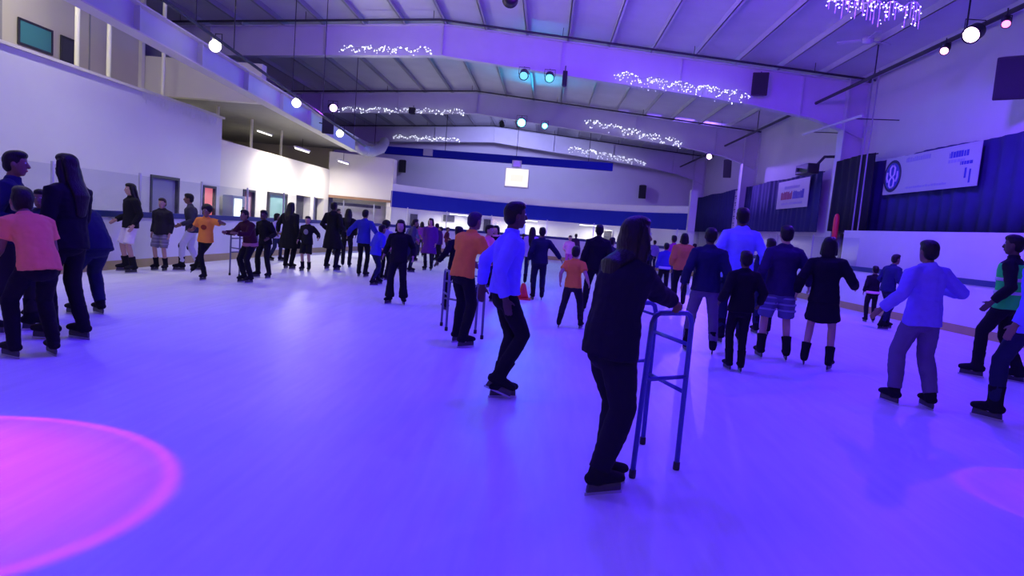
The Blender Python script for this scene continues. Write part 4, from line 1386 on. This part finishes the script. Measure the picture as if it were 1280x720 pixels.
def cone(u, v, label, h):
    p = at(u, v)
    t = thing('traffic_cone', label, 'cone', p)
    obj('base', box(NB(), -.17, .17, -.17, .17, 0, .03, .01), mat('cone_red', (.85, .05, .04), .5), t)
    obj('shell', lathe(NB(), [(.13, .03), (.10, .12), (.05, h * .9), (.03, h), (.02, h)], 18), mat('cone_red', (.85, .05, .04), .5), t, True)
    obj('collar', lathe(NB(), [(.088, h * .42), (.066, h * .64), (.06, h * .64)], 18), mat('cone_white', (.7, .7, .7), .5), t, True)
cone(653, 374, 'red traffic cone on the ice beside the violet shirted man', .34)

# ================================================================ the skaters
SIDE = ((-.10, .02, 0), (.10, -.02, 0))
WIDE = ((-.18, 0, 0), (.18, 0, 0))
HANG = ((.05, .04, -.51), (.05, .04, -.51))
OUT = ((.30, .05, -.36), (.30, .05, -.36))
BENT = ((.10, .16, -.36), (.10, .16, -.36))
POCK = ((.06, .10, -.43), (.06, .10, -.43))
PUSH = ((.02, .42, -.20), (.02, .42, -.20))
GLID = ((-.10, .18, 0), (.12, -.16, 0))
CORAL, ORANGE = (1.0, .32, .13), (1.0, .34, .05)
PURP, LAV, SKYB = (.16, .03, .26), (.42, .34, .75), (.28, .34, .86)

# group by the left edge
person('tall person in navy top behind the coral shirted child', 8, 415, 183, 60, top=('jacket', NAVY), bot=('trousers', DRK), arms=BENT, lean=6, feet=GLID, skin='b')
person('child in coral pink shirt bending forward', 43, 446, 232, 296, H=1.66, top=('tee', CORAL), bot=('trousers', BLK), hair=('short', HAIRK), lean=42, arms=((.05, .22, -.40), (.05, .22, -.40)), feet=((-.15, .06, 0), (.15, -.04, 0)), drop=.06, look=(0, -20), kid=.5, skin='b')
person('tall woman with very long black hair over a black coat', 84, 424, 190, 275, top=('jacket', BLK), bot=('trousers', BLK), hair=('long', HAIRK), arms=((.04, .22, -.40), (.04, .30, -.34)), feet=((-.08, .10, 0), (.08, -.10, 0)), skin='b', lean=2)
person('stooping person in navy behind the long haired woman', 111, 393, 250, 290, H=1.72, top=('hoodie', NAVY), bot=('baggy', NAVY), lean=58, arms=((.02, .30, -.34), (.02, .30, -.34)), feet=((-.12, .05, 0), (.12, -.05, 0)), drop=.05, look=(0, -10), skin='b', girth=1.15)
person('child in dark top half hidden behind the coral shirted child', 50, 398, 236, 160, top=('jacket', NAVY), bot=('trousers', DRK), hair=('short', HAIRK), arms=OUT, skin='b')
# along the boards
person('girl in black jacket and white shorts standing by the boards', 162, 340, 228, 215, top=('jacket', BLK), bot=('shorts', (.75, .7, .72)), hair=('long', HAIRK), arms=((.08, .05, -.48), (.03, .20, -.40)), skin='a', feet=WIDE, toe=(15, 15))
person('boy in dark hooded top and grey checked shorts facing us', 201, 338, 247, 180, top=('hoodie', DRK), bot=('shorts', (.20, .19, .24)), hair=('short', HAIRB), arms=HANG, skin='a', feet=((-.12, 0, 0), (.12, 0, 0)), extra=(('check', (.32, .30, .36)),))
person('dark jacketed skater in white trousers behind the orange shirted child', 238, 338, 240, 245, top=('jacket', (.04, .04, .06)), bot=('trousers', (.62, .62, .70)), hair=('short', HAIRK), arms=BENT, skin='b', feet=GLID, lean=8, extra=(('knee', BLK),))
person('child in orange shirt with dark chest print and raised hands', 255, 350, 256, 175, top=('tee', ORANGE), bot=('leggings', BLK), hair=('afro', HAIRK), skin='b', arms=((.30, .30, .02), (.10, .28, -.26)), feet=((.32, -.28, .16), (.0, .0, 0)), lean=8, roll=-4, extra=(('print', (.30, .05, .02), 'front', .07, .06),))
person('stooped skater in maroon holding the thin grey frame', 309, 353, 276, 205, H=1.50, top=('jacket', (.05, .01, .025)), bot=('trousers', BLK), hair=('short', HAIRK), lean=22, arms=PUSH, skin='b', drop=.05, extra=(('waistband', (.45, .18, .25)),))
person('tall black clad skater bending beside the thin grey frame', 329, 347, 262, 195, top=('jacket', BLK), bot=('trousers', BLK), hair=('short', HAIRK), arms=BENT, lean=10, feet=WIDE, skin='c')
person('skater in lavender top with dark strap passing behind the bent pair', 343, 326, 266, 80, top=('shirt', (.45, .38, .62)), bot=('trousers', NAVY), hair=('bob', HAIRK), arms=BENT, feet=GLID, skin='b', extra=(('backpack', BLK),))
person('woman in long black coat with long dark hair', 360, 336, 252, 10, top=('coat', BLK), bot=('trousers', BLK), hair=('long', HAIRK), arms=((.20, .02, -.46), (.08, .02, -.50)), feet=SIDE, skin='b', girth=1.2)
person('child in black hooded top with grey print and white socks', 382, 339, 270, 180, top=('hoodie', BLK), bot=('shorts', BLK), hair=('short', HAIRK), arms=((.24, .10, -.32), (.10, .1, -.44)), skin='a', extra=(('print', (.25, .23, .28), 'front', .08, .09),))
person('black clad man striding with legs apart near the cream wall', 410, 337, 251, 15, top=('coat', BLK), bot=('trousers', BLK), hair=('short', HAIRK), feet=((-.10, .05, 0), (.26, -.05, 0)), arms=BENT, skin='c')
person('slim dark blue figure behind the striding man in black', 419, 319, 260, 85, top=('jacket', NAVY), bot=('trousers', NAVY), hair=('short', HAIRK), arms=BENT, feet=SIDE, skin='b')
person('slender woman all in black with hair down her back', 432, 334, 260, 350, top=('jacket', BLK), bot=('leggings', BLK), hair=('long', HAIRK), arms=POCK, feet=SIDE, skin='b')
person('skater in royal blue jacket and black leggings', 452, 346, 261, 5, top=('jacket', (.03, .035, .36)), bot=('leggings', BLK), hair=('short', HAIRK), arms=OUT, feet=SIDE, skin='b')
person('stooping child in bright blue jacket', 468, 356, 278, 40, top=('hoodie', (.06, .06, .60)), bot=('jeans', NAVY), hair=('short', HAIRK), lean=20, arms=BENT, feet=GLID, skin='b')
person('child in pale violet jacket and black leggings with pink hem', 479, 350, 276, 20, top=('jacket', (.28, .22, .62)), bot=('leggings', BLK), hair=('afro', HAIRK), arms=OUT, feet=SIDE, skin='a', extra=(('waistband', (.7, .35, .35)),))
person('girl in black facing us with wide flared boot covers', 495, 380, 274, 178, top=('jacket', BLK), bot=('flared', BLK), hair=('bob', HAIRK), arms=((.14, .06, -.40), (.14, .06, -.40)), feet=((-.15, 0, 0), (.15, 0, 0)), toe=(20, 20), skin='a')
person('dark skater kicking one leg behind the girl with flared boots', 508, 340, 272, 70, top=('jacket', (.06, .06, .12)), bot=('trousers', NAVY), hair=('short', HAIRK), feet=((.0, .1, 0), (.22, -.36, .14)), lean=12, arms=OUT, skin='b')
person('distant child in magenta purple top', 518, 326, 279, 20, top=('tee', (.28, .04, .30)), bot=('trousers', NAVY), hair=('short', HAIRK), arms=BENT, feet=GLID, skin='b')
person('distant child in deep purple jacket beside the magenta one', 525, 321, 277, 350, top=('jacket', PURP), bot=('trousers', DRK), hair=('bob', HAIRK), arms=HANG, skin='b')
person('distant woman in purple coat with pink scarf', 535, 338, 272, 190, top=('coat', (.12, .02, .22)), bot=('leggings', DRK), hair=('long', HAIRB), arms=HANG, skin='a', extra=(('scarf', (.7, .3, .3)),))
person('distant skater in blackish violet top by the purple coat', 543, 332, 279, 0, top=('jacket', (.05, .015, .10)), bot=('trousers', BLK), hair=('short', HAIRK), arms=HANG, skin='c')
person('thin distant figure in maroon near the far boards', 557, 321, 284, 100, top=('jacket', (.10, .015, .04)), bot=('trousers', DRK), hair=('short', HAIRK), arms=BENT, feet=SIDE, skin='b')
person('distant figure in dusky rose crossing before the end boards', 549, 326, 283, 260, top=('shirt', (.45, .14, .22)), bot=('trousers', DRK), arms=BENT, feet=GLID, skin='b')
person('distant figure in slate blue between purple coat and girl in black', 513, 327, 277, 10, top=('jacket', (.08, .09, .22)), bot=('trousers', BLK), arms=BENT, feet=SIDE, skin='b')
person('distant figure in white top glimpsed beyond the orange shirted skater', 590, 330, 284, 30, top=('shirt', (.7, .66, .72)), bot=('jeans', NAVY), hair=('bob', HAIRB), arms=BENT, skin='a')
person('distant small dark figure near the pale post of the blue band', 806, 346, 303, 60, top=('jacket', NAVY), bot=('trousers', BLK), arms=BENT, feet=GLID, skin='b')
# middle of the ice
c1w = W2['a'] + V((0, 0, W2['h']))
person('skater in orange shirt pushing a dark skating aid', 574, 431, 275, 40, H=1.70, top=('tee', ORANGE), bot=('trousers', BLK), hair=('short', (.03, .015, .05)), skin='b', lean=17, arms=((.05, .30, -.36), (.03, .34, -.32)), feet=((-.18, .10, 0), (.15, -.08, 0)))
person('black clad skater half hidden behind the orange shirted one', 567, 388, 282, 330, top=('jacket', BLK), bot=('trousers', BLK), hair=('short', HAIRK), arms=((.26, .0, -.40), (.1, 0, -.48)), feet=WIDE, skin='c')
person('skater in salmon top with violet sleeves and dark jeans', 604, 377, 279, 110, top=('shirt', (.85, .30, .28)), bot=('jeans', (.02, .025, .10)), hair=('short', HAIRK), arms=PUSH, skin='a', feet=GLID)
person('dark haired woman in pink and black behind the violet shirted man', 615, 360, 281, 200, top=('jacket', BLK), bot=('trousers', NAVY), hair=('bob', HAIRK), arms=HANG, skin='a', extra=(('scarf', (.75, .35, .42)),))
person('tall man in loose violet blue shirt gliding on one leg', 621, 496, 248, 80, top=('pullover', (.22, .20, .92)), bot=('jeans', BLK), hair=('short', HAIRK), skin='c', lean=3, feet=((.02, .0, 0), (.06, .0, .06)), arms=((.12, -.20, -.44), (.05, -.03, -.50)), look=(-14, -4))
person('thin dark figure far away by the end boards', 652, 324, 292, 0, top=('jacket', DRK), bot=('trousers', BLK), hair=('short', HAIRK), skin='b')
person('woman in lavender top beside the man with his arm out', 660, 356, 283, 5, top=('shirt', (.50, .36, .72)), bot=('leggings', NAVY), hair=('long', HAIRK), arms=HANG, skin='a')
person('man in navy holding one arm out to the side', 671, 375, 283, 352, top=('jacket', (.015, .018, .05)), bot=('trousers', (.012, .014, .04)), hair=('short', HAIRK), arms=((.10, .05, -.46), (.33, .04, -.38)), skin='b')
person('distant small child in pale pink outfit', 709, 340, 294, 170, top=('jacket', (.85, .42, .62)), bot=('trousers', (.6, .12, .42)), hair=('short', HAIRB), arms=BENT, skin='a')
person('distant figure in dark plum behind the pale pink child', 717, 329, 292, 20, top=('coat', (.05, .015, .08)), bot=('trousers', BLK), hair=('short', HAIRK), skin='b')
person('small child in orange shirt skating away from us', 716, 411, 307, 12, top=('tee', ORANGE), bot=('trousers', DRK), hair=('short', HAIRK), skin='a', feet=((-.30, -.12, .0), (.14, .10, 0)), arms=((.12, .0, -.42), (.16, .06, -.40)))
person('big man in black beside the small orange shirted child', 740, 391, 279, 4, top=('hoodie', BLK), bot=('trousers', BLK), hair=('short', HAIRK), arms=((.12, .04, -.48), (.12, .04, -.48)), skin='c', girth=1.1, feet=WIDE)
person('dark skater partly hidden behind the dark woman with the blue frame', 758, 376, 296, 20, top=('jacket', (.03, .03, .06)), bot=('trousers', DRK), hair=('short', HAIRK), arms=OUT, skin='b')
person('dark long-haired woman leaning on a blue tube skating aid', 744, 613, 261, 62, top=('jacket', (.010, .009, .022)), bot=('baggy', (.010, .010, .022)), hair=('mid', HAIRK), skin='b', lean=12, hands=(grip1b, grip1), feet=((-.05, .09, 0), (.06, -.03, 0)), girth=1.15, toe=(4, 4), look=(0, -6), sh=.95)
# further back on the curtain side
person('child in blue jacket with pale hem beyond the blue frame', 827, 370, 303, 0, top=('jacket', (.05, .05, .38)), bot=('trousers', BLK), hair=('short', HAIRK), skin='b', extra=(('waistband', (.6, .6, .75)),))
person('distant figure in faint violet far behind the blue jacketed child', 815, 340, 300, 340, top=('jacket', (.22, .16, .45)), bot=('trousers', NAVY), hair=('short', HAIRK), skin='b')
person('skater in magenta top beside the tan jacket', 836, 366, 293, 355, top=('shirt', (.36, .03, .26)), bot=('trousers', NAVY), hair=('short', HAIRK), arms=HANG, skin='b')
person('skater in puffy tan orange jacket', 847, 383, 290, 5, top=('puffer', (.62, .24, .06)), bot=('trousers', BLK), hair=('bob', HAIRK), arms=POCK, skin='b')
person('child in coral red top just past the tan jacket', 863, 357, 304, 30, top=('tee', (.80, .12, .14)), bot=('trousers', NAVY), hair=('short', HAIRK), arms=BENT, skin='a')
person('tall skater in navy jacket and faded trousers with legs apart', 875, 442, 282, 8, top=('jacket', NAVY), bot=('trousers', (.14, .12, .18)), hair=('short', HAIRK), skin='c', feet=((-.20, .06, 0), (.16, -.02, 0)), arms=((.14, .03, -.46), (.12, .03, -.48)), girth=1.05)
person('big person in pale sky blue shirt behind the child in black', 914, 430, 257, 2, top=('shirt', SKYB), bot=('trousers', NAVY), hair=('short', HAIRK), skin='c', arms=((.20, .04, -.44), (.18, .04, -.44)), feet=((-.16, .0, 0), (.1, 0, 0)), girth=1.12)
person('child all in black skating just ahead of the sky blue shirt', 917, 464, 312, 0, top=('jacket', BLK), bot=('leggings', BLK), hair=('short', HAIRK), skin='c', arms=((.12, .08, -.40), (.12, .08, -.40)), feet=((-.07, .05, 0), (.08, -.04, 0)))
person('dark figure hidden behind the violet topped man in checked shorts', 951, 418, 296, 0, top=('jacket', (.02, .02, .06)), bot=('trousers', NAVY), hair=('short', HAIRK), skin='c')
person('man in dark violet top and checked grey blue shorts', 966, 449, 279, 6, top=('shirt', (.03, .018, .075)), bot=('shorts', (.12, .13, .26)), hair=('short', HAIRK), skin='a', feet=((-.17, .02, 0), (.15, -.03, 0)), arms=((.14, .02, -.46), (.20, .10, -.42)), girth=1.1, extra=(('check', (.30, .30, .50)),))
person('girl in black jacket and skirt with bare legs', 1019, 460, 293, 28, roll=-2, top=('jacket', BLK), bot=('skirt', BLK), hair=('bob', HAIRK), skin='a', feet=((-.16, .06, 0), (.16, -.06, 0)), arms=((.16, .0, -.42), (.18, .22, -.30)), lean=4)
person('small child in black with pale pink waistband by the boards', 1086, 403, 332, 10, top=('jacket', BLK), bot=('trousers', BLK), hair=('short', HAIRK), arms=((.08, .05, -.46), (.34, .1, -.2)), skin='b', extra=(('waistband', (.85, .5, .5)),))
person('child in dark blue leaning forward by the boards', 1103, 411, 314, 75, top=('jacket', (.02, .025, .10)), bot=('trousers', NAVY), hair=('short', HAIRK), lean=12, arms=BENT, feet=GLID, skin='b')
person('skater in pale violet hooded top and grey sweatpants', 1135, 507, 296, 352, roll=-3, top=('hoodie', (.23, .18, .66)), bot=('baggy', (.13, .10, .20)), hair=('short', HAIRK), skin='b', feet=((-.14, .06, 0), (.16, -.10, 0)), arms=((.26, .04, -.40), (.20, .20, -.18)))
person('steward in bright green safety vest over black', 1240, 474, 288, 315, roll=-2, top=('vest', BLK, (.03, 1.0, .12)), bot=('trousers', BLK), hair=('short', HAIRK), skin='c', feet=((-.05, .16, 0), (.12, -.22, 0)), arms=((.10, .10, -.46), (.12, .04, -.46)))
person('person in pale blue top cut off by the picture edge', 1275, 531, 283, 330, top=('shirt', (.24, .26, .9)), bot=('jeans', NAVY), hair=('short', HAIRK), skin='b', feet=GLID)
